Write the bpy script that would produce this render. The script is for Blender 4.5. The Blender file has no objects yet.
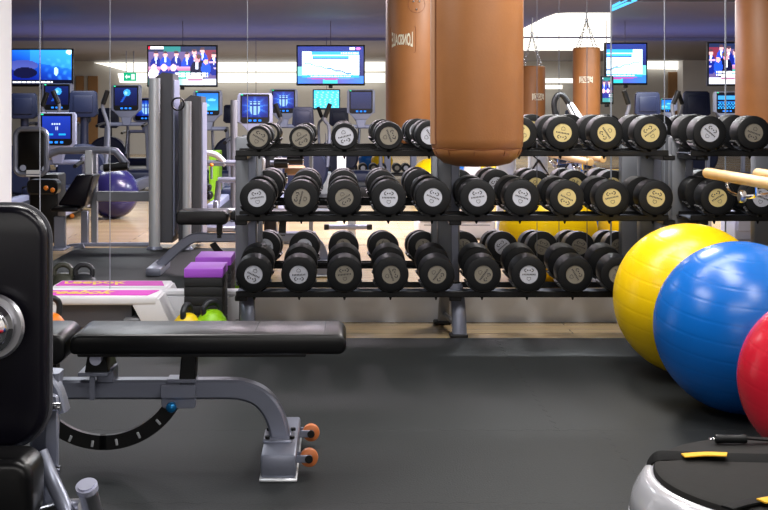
import bpy, bmesh, math, random
from mathutils import Vector, Matrix
random.seed(7)
PI = math.pi
R = math.radians
F = 1200.0          # focal length in pixels of the 768 px frame
VX, VY = 338.0, 110.0   # principal point (vanishing point) in the photograph
H = 1.14            # camera height
DM = 6.52           # distance of the mirror plane
C = bpy.context.scene.collection
sc = bpy.context.scene

def X(px, D): return (px - VX) * D / F
def Z(py, D): return H - (py - VY) * D / F
def P(px, py, D): return Vector((X(px, D), D, Z(py, D)))
def lin(c):
    return tuple(((v / 255.0) / 12.92 if v / 255.0 <= 0.04045 else ((v / 255.0 + 0.055) / 1.055) ** 2.4) for v in c)

# ------------------------------------------------------------------ materials
def mat(name, col, rough=0.5, metal=0.0, spec=0.5, noise=None, bump=None, coat=0.0, emit=None, sheen=0.0):
    m = bpy.data.materials.new(name); m.use_nodes = True
    nt = m.node_tree; b = nt.nodes['Principled BSDF']
    c = lin(col)
    b.inputs['Base Color'].default_value = (*c, 1)
    b.inputs['Roughness'].default_value = rough
    b.inputs['Metallic'].default_value = metal
    b.inputs['Specular IOR Level'].default_value = spec
    b.inputs['Coat Weight'].default_value = coat; b.inputs['Coat Roughness'].default_value = 0.4 if coat < 0.4 else 0.08
    if sheen: b.inputs['Sheen Weight'].default_value = sheen
    if emit:
        b.inputs['Emission Color'].default_value = (*lin(emit[0]), 1)
        b.inputs['Emission Strength'].default_value = emit[1]
    if noise or bump:
        tc = nt.nodes.new('ShaderNodeTexCoord')
    if noise:
        sca, amt = noise
        n = nt.nodes.new('ShaderNodeTexNoise'); n.inputs['Scale'].default_value = sca; n.inputs['Detail'].default_value = 5
        nt.links.new(tc.outputs['Object'], n.inputs['Vector'])
        mx = nt.nodes.new('ShaderNodeMix'); mx.data_type = 'RGBA'
        mx.inputs[6].default_value = (*[v * (1 - amt) for v in c], 1)
        mx.inputs[7].default_value = (*[min(1, v * (1 + amt)) for v in c], 1)
        nt.links.new(n.outputs['Fac'], mx.inputs[0])
        nt.links.new(mx.outputs[2], b.inputs['Base Color'])
    if bump:
        sca, st = bump
        n = nt.nodes.new('ShaderNodeTexNoise'); n.inputs['Scale'].default_value = sca; n.inputs['Detail'].default_value = 3
        nt.links.new(tc.outputs['Object'], n.inputs['Vector'])
        bp = nt.nodes.new('ShaderNodeBump'); bp.inputs['Strength'].default_value = st; bp.inputs['Distance'].default_value = 0.004
        nt.links.new(n.outputs['Fac'], bp.inputs['Height'])
        nt.links.new(bp.outputs['Normal'], b.inputs['Normal'])
    return m

def emis(name, col, strength):
    m = bpy.data.materials.new(name); m.use_nodes = True
    nt = m.node_tree; nt.nodes.clear()
    o = nt.nodes.new('ShaderNodeOutputMaterial'); e = nt.nodes.new('ShaderNodeEmission')
    e.inputs['Color'].default_value = (*lin(col), 1); e.inputs['Strength'].default_value = strength
    nt.links.new(e.outputs[0], o.inputs[0]); return m

def screen_mat(name, strength):
    m = bpy.data.materials.new(name); m.use_nodes = True
    nt = m.node_tree; b = nt.nodes['Principled BSDF']
    b.inputs['Base Color'].default_value = (0.003, 0.003, 0.004, 1); b.inputs['Roughness'].default_value = 0.25
    a = nt.nodes.new('ShaderNodeVertexColor'); a.layer_name = 'Col'
    nt.links.new(a.outputs['Color'], b.inputs['Emission Color'])
    b.inputs['Emission Strength'].default_value = strength
    return m

def wood_mat(name, c1, c2, rough, sx, sy, along='X'):
    m = bpy.data.materials.new(name); m.use_nodes = True
    nt = m.node_tree; b = nt.nodes['Principled BSDF']
    tc = nt.nodes.new('ShaderNodeTexCoord')
    br = nt.nodes.new('ShaderNodeTexBrick')
    br.inputs['Color1'].default_value = (*lin(c1), 1); br.inputs['Color2'].default_value = (*lin(c2), 1)
    br.inputs['Mortar'].default_value = (*[v * 0.45 for v in lin(c1)], 1)
    br.inputs['Scale'].default_value = 1.0; br.inputs['Mortar Size'].default_value = 0.003
    br.inputs['Brick Width'].default_value = sx; br.inputs['Row Height'].default_value = sy
    nt.links.new(tc.outputs['Object'], br.inputs['Vector'])
    mp = nt.nodes.new('ShaderNodeMapping'); mp.inputs['Scale'].default_value = (2, 40, 2)
    nt.links.new(tc.outputs['Object'], mp.inputs['Vector'])
    n = nt.nodes.new('ShaderNodeTexNoise'); n.inputs['Scale'].default_value = 2; n.inputs['Detail'].default_value = 6
    nt.links.new(mp.outputs[0], n.inputs['Vector'])
    mx = nt.nodes.new('ShaderNodeMix'); mx.data_type = 'RGBA'; mx.blend_type = 'MULTIPLY'
    mx.inputs[0].default_value = 0.35
    nt.links.new(br.outputs['Color'], mx.inputs[6]); nt.links.new(n.outputs['Color'], mx.inputs[7])
    nt.links.new(mx.outputs[2], b.inputs['Base Color'])
    b.inputs['Roughness'].default_value = rough
    return m

def mat_rubber():
    m = bpy.data.materials.new('rubber_mat'); m.use_nodes = True
    nt = m.node_tree; b = nt.nodes['Principled BSDF']
    tc = nt.nodes.new('ShaderNodeTexCoord')
    n1 = nt.nodes.new('ShaderNodeTexNoise'); n1.inputs['Scale'].default_value = 1.6; n1.inputs['Detail'].default_value = 4
    n2 = nt.nodes.new('ShaderNodeTexNoise'); n2.inputs['Scale'].default_value = 160; n2.inputs['Detail'].default_value = 2
    for n in (n1, n2): nt.links.new(tc.outputs['Object'], n.inputs['Vector'])
    a = lin((22, 24, 25)); c = lin((34, 37, 38))
    mx = nt.nodes.new('ShaderNodeMix'); mx.data_type = 'RGBA'
    mx.inputs[6].default_value = (*a, 1); mx.inputs[7].default_value = (*c, 1)
    nt.links.new(n1.outputs['Fac'], mx.inputs[0])
    mx2 = nt.nodes.new('ShaderNodeMix'); mx2.data_type = 'RGBA'; mx2.blend_type = 'OVERLAY'; mx2.inputs[0].default_value = 0.3
    nt.links.new(mx.outputs[2], mx2.inputs[6]); nt.links.new(n2.outputs['Fac'], mx2.inputs[7])
    nt.links.new(mx2.outputs[2], b.inputs['Base Color'])
    b.inputs['Roughness'].default_value = 0.58
    b.inputs['Specular IOR Level'].default_value = 0.2
    bp = nt.nodes.new('ShaderNodeBump'); bp.inputs['Strength'].default_value = 0.35; bp.inputs['Distance'].default_value = 0.003
    nt.links.new(n2.outputs['Fac'], bp.inputs['Height']); nt.links.new(bp.outputs['Normal'], b.inputs['Normal'])
    return m

M = {}
M['rubber'] = mat('black_rubber', (16, 17, 19), 0.48, spec=0.28, bump=(220, 0.06))
M['rack_black'] = mat('black_paint', (12, 12, 13), 0.35, spec=0.4)
M['shelf'] = mat('shelf_grey', (104, 110, 126), 0.5)
M['steel'] = mat('grey_powder_coat', (128, 131, 138), 0.4, 0.35)
M['silver'] = mat('silver_paint', (132, 136, 152), 0.34, 0.5)
M['silver_light'] = mat('pale_silver_paint', (204, 207, 212), 0.33, 0.35)
M['chrome'] = mat('chrome', (215, 215, 220), 0.1, 1.0)
M['satin'] = mat('satin_steel', (190, 190, 196), 0.3, 1.0)
M['label_silver'] = mat('engraved_silver_disc', (188, 190, 200), 0.45, 0.25)
M['label_gold'] = mat('engraved_gold_disc', (206, 188, 130), 0.45, 0.25)
M['label_tan'] = mat('engraved_bronze_disc', (132, 126, 114), 0.45, 0.25)
M['engrave'] = mat('dark_engraving', (52, 50, 52), 0.6)
M['vinyl'] = mat('black_vinyl', (8, 8, 10), 0.3, spec=0.42, bump=(300, 0.04))
M['vinyl_navy'] = mat('navy_vinyl', (9, 7, 18), 0.3, spec=0.35)
M['thread'] = mat('grey_stitching', (70, 70, 76), 0.7)
M['plastic_black'] = mat('black_plastic', (15, 15, 16), 0.42, spec=0.35)
M['leather'] = mat('tan_leather', (150, 96, 50), 0.48, noise=(9, 0.16), bump=(120, 0.12))
M['leather_edge'] = mat('tan_leather_seam', (126, 72, 34), 0.5)
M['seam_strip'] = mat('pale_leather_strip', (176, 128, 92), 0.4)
M['logo_white'] = mat('cream_print', (225, 218, 196), 0.6)
M['yellow'] = mat('yellow_vinyl_ball', (240, 198, 8), 0.27, spec=0.5)
M['blue'] = mat('blue_vinyl_ball', (4, 98, 186), 0.27, spec=0.5)
M['red'] = mat('red_vinyl_ball', (196, 22, 44), 0.24, spec=0.5)
M['violet_ball'] = mat('violet_vinyl_ball', (40, 38, 92), 0.25)
M['wall'] = mat('painted_wall', (200, 198, 194), 0.7, noise=(3, 0.03))
M['wall_white'] = mat('white_wall', (240, 240, 242), 0.6, noise=(3, 0.02))
M['baseboard'] = mat('white_baseboard', (232, 233, 238), 0.3)
M['ceiling'] = mat('ceiling_paint', (112, 104, 120), 0.6, noise=(2, 0.03))
M['ceiling_low'] = mat('ceiling_paint_low', (128, 124, 132), 0.6, noise=(2, 0.03))
M['trim_grey'] = mat('mirror_joint', (96, 100, 112), 0.5, 0.0)
M['trim_bright'] = mat('mirror_edge', (140, 146, 156), 0.5, 0.0)
M['doorwood'] = mat('door_wood', (150, 112, 72), 0.5, noise=(6, 0.15))
M['wood'] = mat('pale_beech', (222, 182, 122), 0.4, noise=(14, 0.1))
M['floor'] = wood_mat('oak_planks', (204, 180, 140), (190, 164, 124), 0.22, 1.2, 0.12)
M['matt'] = mat_rubber()
M['matseam'] = mat('mat_joint', (30, 31, 32), 0.7)
M['step_white'] = mat('white_moulded_plastic', (226, 226, 230), 0.4)
M['pink'] = mat('magenta_grip', (216, 26, 190), 0.6, bump=(260, 0.2))
M['step_text'] = mat('yellow_print', (248, 206, 70), 0.6)
M['grey_dark'] = mat('dark_grey_plastic', (78, 78, 84), 0.5)
M['purple'] = mat('purple_foam', (172, 84, 216), 0.6)
M['foam'] = mat('black_foam', (30, 30, 33), 0.65)
M['kb_yellow'] = mat('yellow_coating', (238, 206, 22), 0.4)
M['kb_green'] = mat('lime_coating', (150, 212, 22), 0.4)
M['kb_orange'] = mat('orange_coating', (238, 130, 22), 0.4)
M['cap'] = mat('bright_end_cap', (190, 192, 214), 0.25, 0.3)  # pale base colour stands in for the chrome's bright reflection
M['kb_dark'] = mat('olive_coating', (60, 62, 52), 0.4)
M['iron'] = mat('dark_iron', (48, 50, 54), 0.45, 0.4)
M['wheel'] = mat('amber_wheel', (196, 112, 62), 0.35)
M['knob_blue_reflection'] = mat('knob_blue_reflection', (24, 116, 176), 0.2, 0.6)  # chrome knob, its blue reflection put into the base colour
M['trim_silver'] = mat('glossy_silver_plastic', (198, 198, 204), 0.22, 0.25, coat=0.5)
M['deck'] = mat('charcoal_deck', (38, 37, 36), 0.75, spec=0.12, noise=(30, 0.12), bump=(80, 0.1))
M['strap'] = mat('black_webbing', (10, 10, 11), 0.75, spec=0.2, bump=(400, 0.2))
M['strap_yellow'] = mat('yellow_webbing', (232, 172, 24), 0.7, bump=(400, 0.2))
M['console'] = mat('console_shell', (158, 164, 190), 0.4, 0.1)
M['console_dark'] = mat('console_back', (27, 35, 64), 0.45)
M['navy'] = mat('navy_plastic', (20, 25, 48), 0.5)
M['screen'] = screen_mat('lit_screen', 2.1)
M['screen_dim'] = screen_mat('lit_console_screen', 1.2)
M['light'] = emis('cove_light', (255, 250, 238), 1.7)
M['lamp'] = emis('ceiling_lamp', (255, 250, 240), 5.0)
M['lamp_cyan'] = emis('cyan_strip', (90, 190, 255), 1.6)
M['led_blue'] = emis('blue_key_light', (40, 130, 255), 1.5)
M['led_green'] = emis('green_led', (40, 230, 160), 1.5)
M['exit_green'] = emis('lit_green_sign', (20, 185, 135), 1.0)
M['exit_white'] = emis('lit_white_sign', (235, 255, 245), 1.1)
M['lime'] = mat('lime_panel', (150, 210, 40), 0.5)
M['orange'] = mat('orange_knob', (236, 130, 22), 0.4)
M['white_paper'] = mat('white_card', (225, 225, 228), 0.6)
M['red_print'] = mat('red_print', (200, 50, 60), 0.5)

# ------------------------------------------------------------------ mesh helpers
class MB:
    def __init__(s): s.bm = bmesh.new()
    def _add(s, tmp, mtx=None):
        if mtx is not None: bmesh.ops.transform(tmp, matrix=mtx, verts=tmp.verts)
        me = bpy.data.meshes.new('tmp'); tmp.to_mesh(me); tmp.free()
        s.bm.from_mesh(me); bpy.data.meshes.remove(me)
    def box(s, a, b, bev=0.0, seg=2, rot=None):
        a, b = Vector(a), Vector(b); t = bmesh.new()
        bmesh.ops.create_cube(t, size=1.0)
        d = b - a
        bmesh.ops.scale(t, vec=(abs(d.x), abs(d.y), abs(d.z)), verts=t.verts)
        if bev: bmesh.ops.bevel(t, geom=t.edges[:], offset=bev, segments=seg, profile=0.5, affect='EDGES')
        m = Matrix.Translation((a + b) / 2)
        if rot is not None: m = m @ rot
        s._add(t, m); return s
    def cyl(s, a, b, r, r2=None, seg=20, caps=True):
        a, b = Vector(a), Vector(b); d = b - a; t = bmesh.new()
        bmesh.ops.create_cone(t, cap_ends=caps, segments=seg, radius1=r, radius2=r if r2 is None else r2, depth=d.length)
        s._add(t, Matrix.Translation((a + b) / 2) @ d.to_track_quat('Z', 'Y').to_matrix().to_4x4()); return s
    def sphere(s, c, r, u=32, v=20, sc_=(1, 1, 1)):
        t = bmesh.new(); bmesh.ops.create_uvsphere(t, u_segments=u, v_segments=v, radius=r)
        s._add(t, Matrix.Translation(c) @ Matrix.Diagonal((*sc_, 1))); return s
    def lathe(s, c, prof, axis='Z', seg=40, rot=None):
        """prof: (radius, along) pairs."""
        t = bmesh.new(); rings = []
        for r, h in prof:
            if r < 1e-6: rings.append([t.verts.new((0, 0, h))])
            else: rings.append([t.verts.new((r * math.cos(2 * PI * i / seg), r * math.sin(2 * PI * i / seg), h)) for i in range(seg)])
        for q, w in zip(rings, rings[1:]):
            for i in range(seg):
                j = (i + 1) % seg
                if len(q) == 1 and len(w) == 1: continue
                if len(q) == 1: t.faces.new((q[0], w[j], w[i]))
                elif len(w) == 1: t.faces.new((q[i], q[j], w[0]))
                else: t.faces.new((q[i], q[j], w[j], w[i]))
        bmesh.ops.recalc_face_normals(t, faces=t.faces)
        m = Matrix.Translation(c)
        if axis == 'Y': m = m @ Matrix.Rotation(R(-90), 4, 'X')
        if axis == 'X': m = m @ Matrix.Rotation(R(90), 4, 'Y')
        if rot is not None: m = m @ rot
        s._add(t, m); return s
    def tube(s, pts, r, seg=12, smooth=1, caps=True, rect=None):
        """sweep a round (or rect=(w,h)) section along the points; smooth = Catmull subdivisions."""
        pts = [Vector(p) for p in pts]
        if smooth > 1 and len(pts) > 2:
            out = []
            for i in range(len(pts) - 1):
                p0 = pts[max(i - 1, 0)]; p1 = pts[i]; p2 = pts[i + 1]; p3 = pts[min(i + 2, len(pts) - 1)]
                for k in range(smooth):
                    u = k / smooth
                    out.append(0.5 * ((2 * p1) + (p2 - p0) * u + (2 * p0 - 5 * p1 + 4 * p2 - p3) * u * u + (3 * p1 - p0 - 3 * p2 + p3) * u ** 3))
            out.append(pts[-1]); pts = out
        t = bmesh.new(); rings = []
        tan0 = (pts[1] - pts[0]).normalized()
        ref = Vector((0, 1, 0)) if abs(tan0.y) < 0.9 else Vector((0, 0, 1))
        for i, p in enumerate(pts):
            tg = ((pts[min(i + 1, len(pts) - 1)] - pts[max(i - 1, 0)])).normalized()
            u = ref - tg * ref.dot(tg)
            if u.length < 1e-4: u = tg.orthogonal()
            u.normalize(); v = tg.cross(u); ref = u
            if rect:
                w, h = rect[0] / 2, rect[1] / 2
                rings.append([t.verts.new(p + u * a * w + v * b * h) for a, b in ((1, .75), (.75, 1), (-.75, 1), (-1, .75), (-1, -.75), (-.75, -1), (.75, -1), (1, -.75))])
            else:
                rings.append([t.verts.new(p + u * r * math.cos(2 * PI * k / seg) + v * r * math.sin(2 * PI * k / seg)) for k in range(seg)])
        n = len(rings[0])
        for q, w in zip(rings, rings[1:]):
            for k in range(n): t.faces.new((q[k], q[(k + 1) % n], w[(k + 1) % n], w[k]))
        if caps: t.faces.new(rings[0][::-1]); t.faces.new(rings[-1])
        bmesh.ops.recalc_face_normals(t, faces=t.faces)
        s._add(t); return s
    def prism(s, poly, axis, a, b, bev=0.0, seg=2):
        """extrude a 2-D polygon; axis Y: poly=(x,z); axis Z: poly=(x,y); axis X: poly=(y,z)."""
        t = bmesh.new()
        def mk(p, h):
            return (p[0], h, p[1]) if axis == 'Y' else ((p[0], p[1], h) if axis == 'Z' else (h, p[0], p[1]))
        lo = [t.verts.new(mk(p, a)) for p in poly]; hi = [t.verts.new(mk(p, b)) for p in poly]
        n = len(poly)
        t.faces.new(lo); t.faces.new(hi[::-1])
        for i in range(n): t.faces.new((lo[i], hi[i], hi[(i + 1) % n], lo[(i + 1) % n]))
        bmesh.ops.recalc_face_normals(t, faces=t.faces)
        if bev:
            es = [e for e in t.edges if len(e.link_faces) == 2 and any(len(f.verts) == n and n > 4 or f in () for f in e.link_faces)] if n > 4 else t.edges[:]
            bmesh.ops.bevel(t, geom=es, offset=bev, segments=seg, profile=0.5, affect='EDGES')
        s._add(t); return s
    def torus(s, c, Rr, r, rot=None, seg=20, sub=8, stretch=1.0):
        t = bmesh.new(); rings = []
        for i in range(seg):
            a = 2 * PI * i / seg
            ring = []
            for k in range(sub):
                b = 2 * PI * k / sub
                ring.append(t.verts.new(((Rr + r * math.cos(b)) * math.cos(a), (Rr + r * math.cos(b)) * math.sin(a) * stretch, r * math.sin(b))))
            rings.append(ring)
        for i in range(seg):
            q, w = rings[i], rings[(i + 1) % seg]
            for k in range(sub): t.faces.new((q[k], w[k], w[(k + 1) % sub], q[(k + 1) % sub]))
        bmesh.ops.recalc_face_normals(t, faces=t.faces)
        m = Matrix.Translation(c)
        if rot is not None: m = m @ rot
        s._add(t, m); return s

ORIG = {}
def rrect(x0, z0, x1, z1, r, n=6):
    if not isinstance(r, (tuple, list)): r = (r, r, r, r)   # bl, br, tr, tl
    out = []
    for (cx, cz, a0, rr) in ((x0 + r[0], z0 + r[0], 180, r[0]), (x1 - r[1], z0 + r[1], 270, r[1]), (x1 - r[2], z1 - r[2], 0, r[2]), (x0 + r[3], z1 - r[3], 90, r[3])):
        for k in range(n + 1):
            a = R(a0 + 90 * k / n); out.append((cx + rr * math.cos(a), cz + rr * math.sin(a)))
    return out

def obj(name, mb, m, parent=None, smooth=38, label=None):
    me = bpy.data.meshes.new(name)
    o = bpy.data.objects.new(name, me); C.objects.link(o)
    bm = mb.bm
    org = Vector((0, 0, 0))
    if parent is not None:
        o.parent = parent; org = ORIG.get(parent.name, Vector((0, 0, 0))); ORIG[o.name] = org
    bmesh.ops.translate(bm, vec=-org, verts=bm.verts)
    bm.to_mesh(me); bm.free()
    me.materials.append(m)
    if smooth:
        for p in me.polygons: p.use_smooth = True
        me.set_sharp_from_angle(angle=R(smooth))
    if label: o['label'] = label
    return o

def solo(name, mb, m, label, cat, group=None, smooth=38):
    o = obj(name, mb, m, None, smooth); o['label'] = label; o['category'] = cat
    if group: o['group'] = group
    return o

def thing(name, label, cat, loc=(0, 0, 0), group=None):
    o = bpy.data.objects.new(name, None); C.objects.link(o)
    o.location = loc; o.empty_display_size = 0.05; ORIG[o.name] = Vector(loc)
    o['label'] = label; o['category'] = cat
    if group: o['group'] = group
    return o

def struct(name, mb, m, smooth=38):
    o = obj(name, mb, m, None, smooth); o['kind'] = 'structure'; return o

KIDS = {}
def kids(o):
    return [c for c in C.objects if c.parent == o]
def copy_tree(o, parent=None):
    c = o.copy(); C.objects.link(c)
    if parent is not None: c.parent = parent
    for ch in KIDS.get(o.name) or kids(o): copy_tree(ch, c)
    return c
def mirrored(o, label, group=None, plane=DM):
    """the image of a thing in the back mirror: same parts, on the far side of the mirror plane."""
    c = copy_tree(o)
    c.location.y = 2 * plane - o.location.y
    c.scale.y = -o.scale.y
    c.rotation_euler.x = -o.rotation_euler.x; c.rotation_euler.z = -o.rotation_euler.z
    c['label'] = label
    if group: c['group'] = group
    elif 'group' in c: del c['group']
    return c

def text_mesh(body, size, italic=0.0, warp=None):
    """flat text outline as bmesh in the XY plane, centred, thin."""
    cu = bpy.data.curves.new('t', 'FONT'); cu.body = body; cu.size = size; cu.align_x = 'CENTER'; cu.align_y = 'CENTER'
    cu.shear = italic; cu.resolution_u = 3; cu.offset = size * 0.03
    o = bpy.data.objects.new('t', cu); C.objects.link(o)
    dg = bpy.context.evaluated_depsgraph_get(); dg.update()
    me = bpy.data.meshes.new_from_object(o.evaluated_get(dg))
    bm = bmesh.new(); bm.from_mesh(me); bpy.data.meshes.remove(me)
    bpy.data.objects.remove(o); bpy.data.curves.remove(cu)
    bmesh.ops.triangulate(bm, faces=bm.faces)
    return bm

# ------------------------------------------------------------------ the setting
struct('floor', MB().box((-14, -6, -0.1), (14, 34, 0.0)), M['floor'], 0)
# rubber training mat in front of the rack, and its image beyond the mirror
MAT0 = 5.97
struct('floor_mat', MB().box((-6, -4, 0.0), (6, MAT0, 0.006), 0.002, 1), M['matt'])
MATB = 2 * DM - MAT0
poly = [(X(60, MATB) - 3, MATB), (X(246, MATB), MATB), (X(243, 9.86), 9.86), (X(76, 9.86), 9.86), (X(52, 9.0), 9.0), (X(20, 8.6), 8.6)]
struct('floor_mat_reflection', MB().prism(poly, 'Z', 0.0, 0.006), M['matt'], 0)
# mat joints: wavy interlocking lines (shape of their own)
def seam_line(x0, x1, y0, y1, name):
    pts = []; n = int(max(abs(x1 - x0), abs(y1 - y0)) / 0.02)
    for i in range(n + 1):
        u = i / n
        wob = 0.006 * (1 if (i // 2) % 2 else -1) + random.uniform(-0.002, 0.002)
        if abs(x1 - x0) > abs(y1 - y0): pts.append((x0 + (x1 - x0) * u, y0 + wob, 0.0056))
        else: pts.append((x0 + wob, y0 + (y1 - y0) * u, 0.0058))
    o = obj(name, MB().tube(pts, 0.0009, 5), M['matseam'], None); o['kind'] = 'structure'
DS = 1.14 * F / (432 - 110)
seam_line(-2.5, 1.7, DS, DS, 'floor_mat_joint')
DS2 = 1.14 * F / (505 - 110)
seam_line(-2.5, 1.0, DS2, DS2, 'floor_mat_joint')
seam_line(0.93, 0.86, DS, 2.4, 'floor_mat_joint')
seam_line(0.78, 0.80, MAT0 - 0.05, DS, 'floor_mat_joint')

# low plinth carrying the mirror: baseboard with a moulded cap
bb = MB()
prof = [(6.45, 0), (6.45, 0.135), (6.462, 0.140), (6.462, 0.147), (6.447, 0.150), (6.447, 0.166), (6.455, 0.17), (6.525, 0.17), (6.525, 0)]
bb.prism(prof, 'X', X(13, 6.45) - 1.0, 2.2)
struct('baseboard_back', bb, M['baseboard'], 20)
# white column at the picture's left edge
wl = MB(); xr = X(13, 6.40)
wl.prism(rrect(xr - 0.9, 5.95, xr, 6.45, 0.09), 'Z', 0, 2.45)
struct('wall_left', wl, M['wall_white'])
struct('wall_right', MB().box((1.95, -3, 0), (2.05, 5.2, 2.45)), M['wall'], 0)
# ceiling, bulkhead and lower ceiling far off
struct('ceiling', MB().box((-14, -6, 2.45), (14, 21.8, 2.55)), M['ceiling'], 0)
struct('ceiling_lower', MB().box((-14, 21.8, 2.40), (14, 32, 2.55)), M['ceiling_low'], 0)
struct('wall_back', MB().box((-14, 31, 0), (14, 31.3, 2.45)), M['wall'], 0)
struct('wall_back_side', MB().box((X(683, 30.4), 30.4, 0), (X(683, 30.4) + 1.7, 31, 2.41)), M['wall_white'], 0)
# wall behind the photographer, closes the real room
struct('wall_front', MB().box((-14, -6.1, 0), (14, -6, 2.45)), M['wall'], 0)
# doors on the far wall
k = 1
for (a, b, y0) in ((76, 84, 76), (88, 98, 76), (668, 682, 72)):
    D = 30.95
    d = struct('door_%d' % k, MB().box((X(a, D), D - 0.05, 0), (X(b, D), D + 0.03, Z(y0, D)), 0.01, 1), M['doorwood']); k += 1
# mirror joints: slim vertical strips on the mirror plane
for i, (px, w, m) in enumerate(((40, .004, 'trim_bright'), (110, .0025, 'trim_bright'), (247.5, .003, 'trim_bright'), (537, .0025, 'trim_grey'), (559, .0025, 'trim_grey'),
                               (587, .0025, 'trim_grey'), (611, .007, 'trim_bright'), (664.5, .0035, 'trim_bright'), (725.5, .006, 'trim_bright'))):
    x = X(px, DM)
    struct('trim_%d' % (i + 1), MB().box((x - w / 2, DM - 0.004, 0.17), (x + w / 2, DM + 0.004, 2.45)), M[m], 0)

# far light coves
def light_panel(poly_px, D, name, label, ceil=False, z=None, mm='light'):
    if not ceil:
        poly = [(X(a, D), Z(b, D)) for a, b in poly_px]
        mb = MB().prism(poly, 'Y', D - 0.05, D)
    else:
        poly = []
        for a, b in poly_px:
            d = F * (z - H) / (VY - b); poly.append((X(a, d), d))
        mb = MB().prism(poly, 'Z', z - 0.02, z + 0.01)
    return solo(name, mb, M[mm], label, 'light', None, 0)
light_panel([(94, 62.8), (385, 62), (385, 71), (128, 71.5)], 30.9, 'cove_light', 'upper long white cove light strip behind the television screens, seen in mirror')
light_panel([(118, 73.5), (385, 73.5), (385, 82.5), (120, 82.5)], 30.8, 'cove_light', 'lower long white cove light strip just under the upper one, seen in mirror')
light_panel([(500, 35.5), (611, 35.5), (611, 13.5), (567, 13.5), (556, 14.2), (545, 18), (530, 25.5), (520, 30.5), (500, 34)], 0, 'ceiling_light', 'large bright ceiling light with slanted left end above the two small punching bags', True, 2.44)
light_panel([(505, 50.5), (505, 38.5), (611, 38.5), (611, 50.5)], 21.0, 'cove_light', 'white band of light just below the large slanted ceiling light')
light_panel([(520, 78.5), (574, 78.5), (574, 83), (520, 83)], 30.7, 'cove_light', 'short white light strip between the two small punching bags')
light_panel([(520, 85), (562, 85), (562, 89), (520, 89)], 30.6, 'cove_light', 'short faint light strip under the one between the small punching bags')
light_panel([(611, 59.5), (681, 60.5), (681, 69.5), (611, 68.5)], 30.9, 'cove_light', 'white cove light strip to the right of the rising chart television')
light_panel([(611, 9.6), (636, -1), (637.2, -1), (611, 10.2)], 0, 'strip_light', 'thin cyan strip light slanting across the blue ceiling', True, 2.44, 'lamp_cyan')
light_panel([(612, 6.0), (626, -1), (627.2, -1), (612, 6.6)], 0, 'strip_light', 'thinner cyan strip light above the other slanting strip', True, 2.44, 'lamp_cyan')

# ------------------------------------------------------------------ ceiling lamps (above the frame)
LAMPS = []
def ceiling_lamp(x, y, sx, sy, power, col, label):
    t = thing('ceiling_lamp', label, 'lamp', (x, y, 2.45), 'recessed ceiling lamps')
    fr = MB()
    for a, b in (((x - sx / 2 - .03, y - sy / 2 - .03), (x + sx / 2 + .03, y - sy / 2)), ((x - sx / 2 - .03, y + sy / 2), (x + sx / 2 + .03, y + sy / 2 + .03)),
                 ((x - sx / 2 - .03, y - sy / 2), (x - sx / 2, y + sy / 2)), ((x + sx / 2, y - sy / 2), (x + sx / 2 + .03, y + sy / 2))):
        fr.box((*a, 2.43), (*b, 2.45))
    obj('frame', fr, M['silver'], t, 0)
    L = bpy.data.lights.new('lamp', 'AREA'); L.shape = 'RECTANGLE'; L.size = sx; L.size_y = sy; L.energy = power; L.color = col
    lo = bpy.data.objects.new('lamp_light', L); C.objects.link(lo); lo.parent = t; lo.location = (0, 0, -0.02)

W = (1.0, 0.97, 0.94); CW = (0.92, 0.96, 1.0)
ceiling_lamp(-0.9, 4.2, 0.5, 1.2, 34, W, 'recessed ceiling lamp over the flat bench')
ceiling_lamp(1.0, 4.2, 0.5, 1.2, 34, W, 'recessed ceiling lamp over the open mat')
ceiling_lamp(0.4, 1.6, 1.6, 0.4, 32, W, 'recessed ceiling lamp nearest the camera')
ceiling_lamp(1.6, 2.8, 0.35, 1.0, 20, W, 'recessed ceiling lamp over the exercise balls')
ceiling_lamp(-2.4, 3.4, 0.5, 1.0, 18, CW, 'recessed ceiling lamp over the left machine')
ceiling_lamp(0.5, 5.2, 2.6, 0.25, 40, W, 'recessed ceiling lamp along the dumbbell rack')
ceiling_lamp(-1.6, 8.6, 0.5, 1.2, 16, CW, 'reflected ceiling lamp over the reflected mat')
ceiling_lamp(1.3, 7.2, 0.5, 0.8, 60, W, 'reflected ceiling lamp over the reflected balls')
ceiling_lamp(0.2, 11.3, 2.4, 0.5, 230, (1, .86, .95), 'added ceiling lamp over the weight machines')  # added to brighten the mirrored floor, tinted pink
ceiling_lamp(2.8, 12.4, 2.0, 0.5, 230, CW, 'added ceiling lamp beyond the small rack')  # added for a brighter floor and bags on this side
ceiling_lamp(-2.6, 13.6, 2.4, 0.6, 85, CW, 'added ceiling lamp over the left cardio machines')  # added to lighten the console shells
ceiling_lamp(4.6, 14.0, 2.4, 0.6, 85, CW, 'added ceiling lamp over the right cardio machines')  # added likewise for the consoles on the right

def area(loc, rot, sx, sy, power, col):
    L = bpy.data.lights.new('light', 'AREA'); L.shape = 'RECTANGLE'; L.size = sx; L.size_y = sy; L.energy = power; L.color = col
    o = bpy.data.objects.new('light', L); C.objects.link(o); o.location = loc; o.rotation_euler = rot; return o
# added blue lights facing up, for the glow on the far ceiling
area((-2.5, 20.0, 1.3), (R(180), 0, 0), 7.0, 2.2, 52, (0.3, 0.36, 1.0))
area((5.0, 20.0, 1.3), (R(180), 0, 0), 6.0, 2.2, 52, (0.28, 0.36, 1.0))
area((0, 24.5, 1.0), (R(180), 0, 0), 12, 4, 40, (0.85, 0.88, 1.0))  # fill light for the lower ceiling, no fixture
area((0, 26.5, 2.3), (0, 0, 0), 12, 4, 290, (1.0, 0.98, 0.95))  # fill light to brighten the far wall, no fixture
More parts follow.
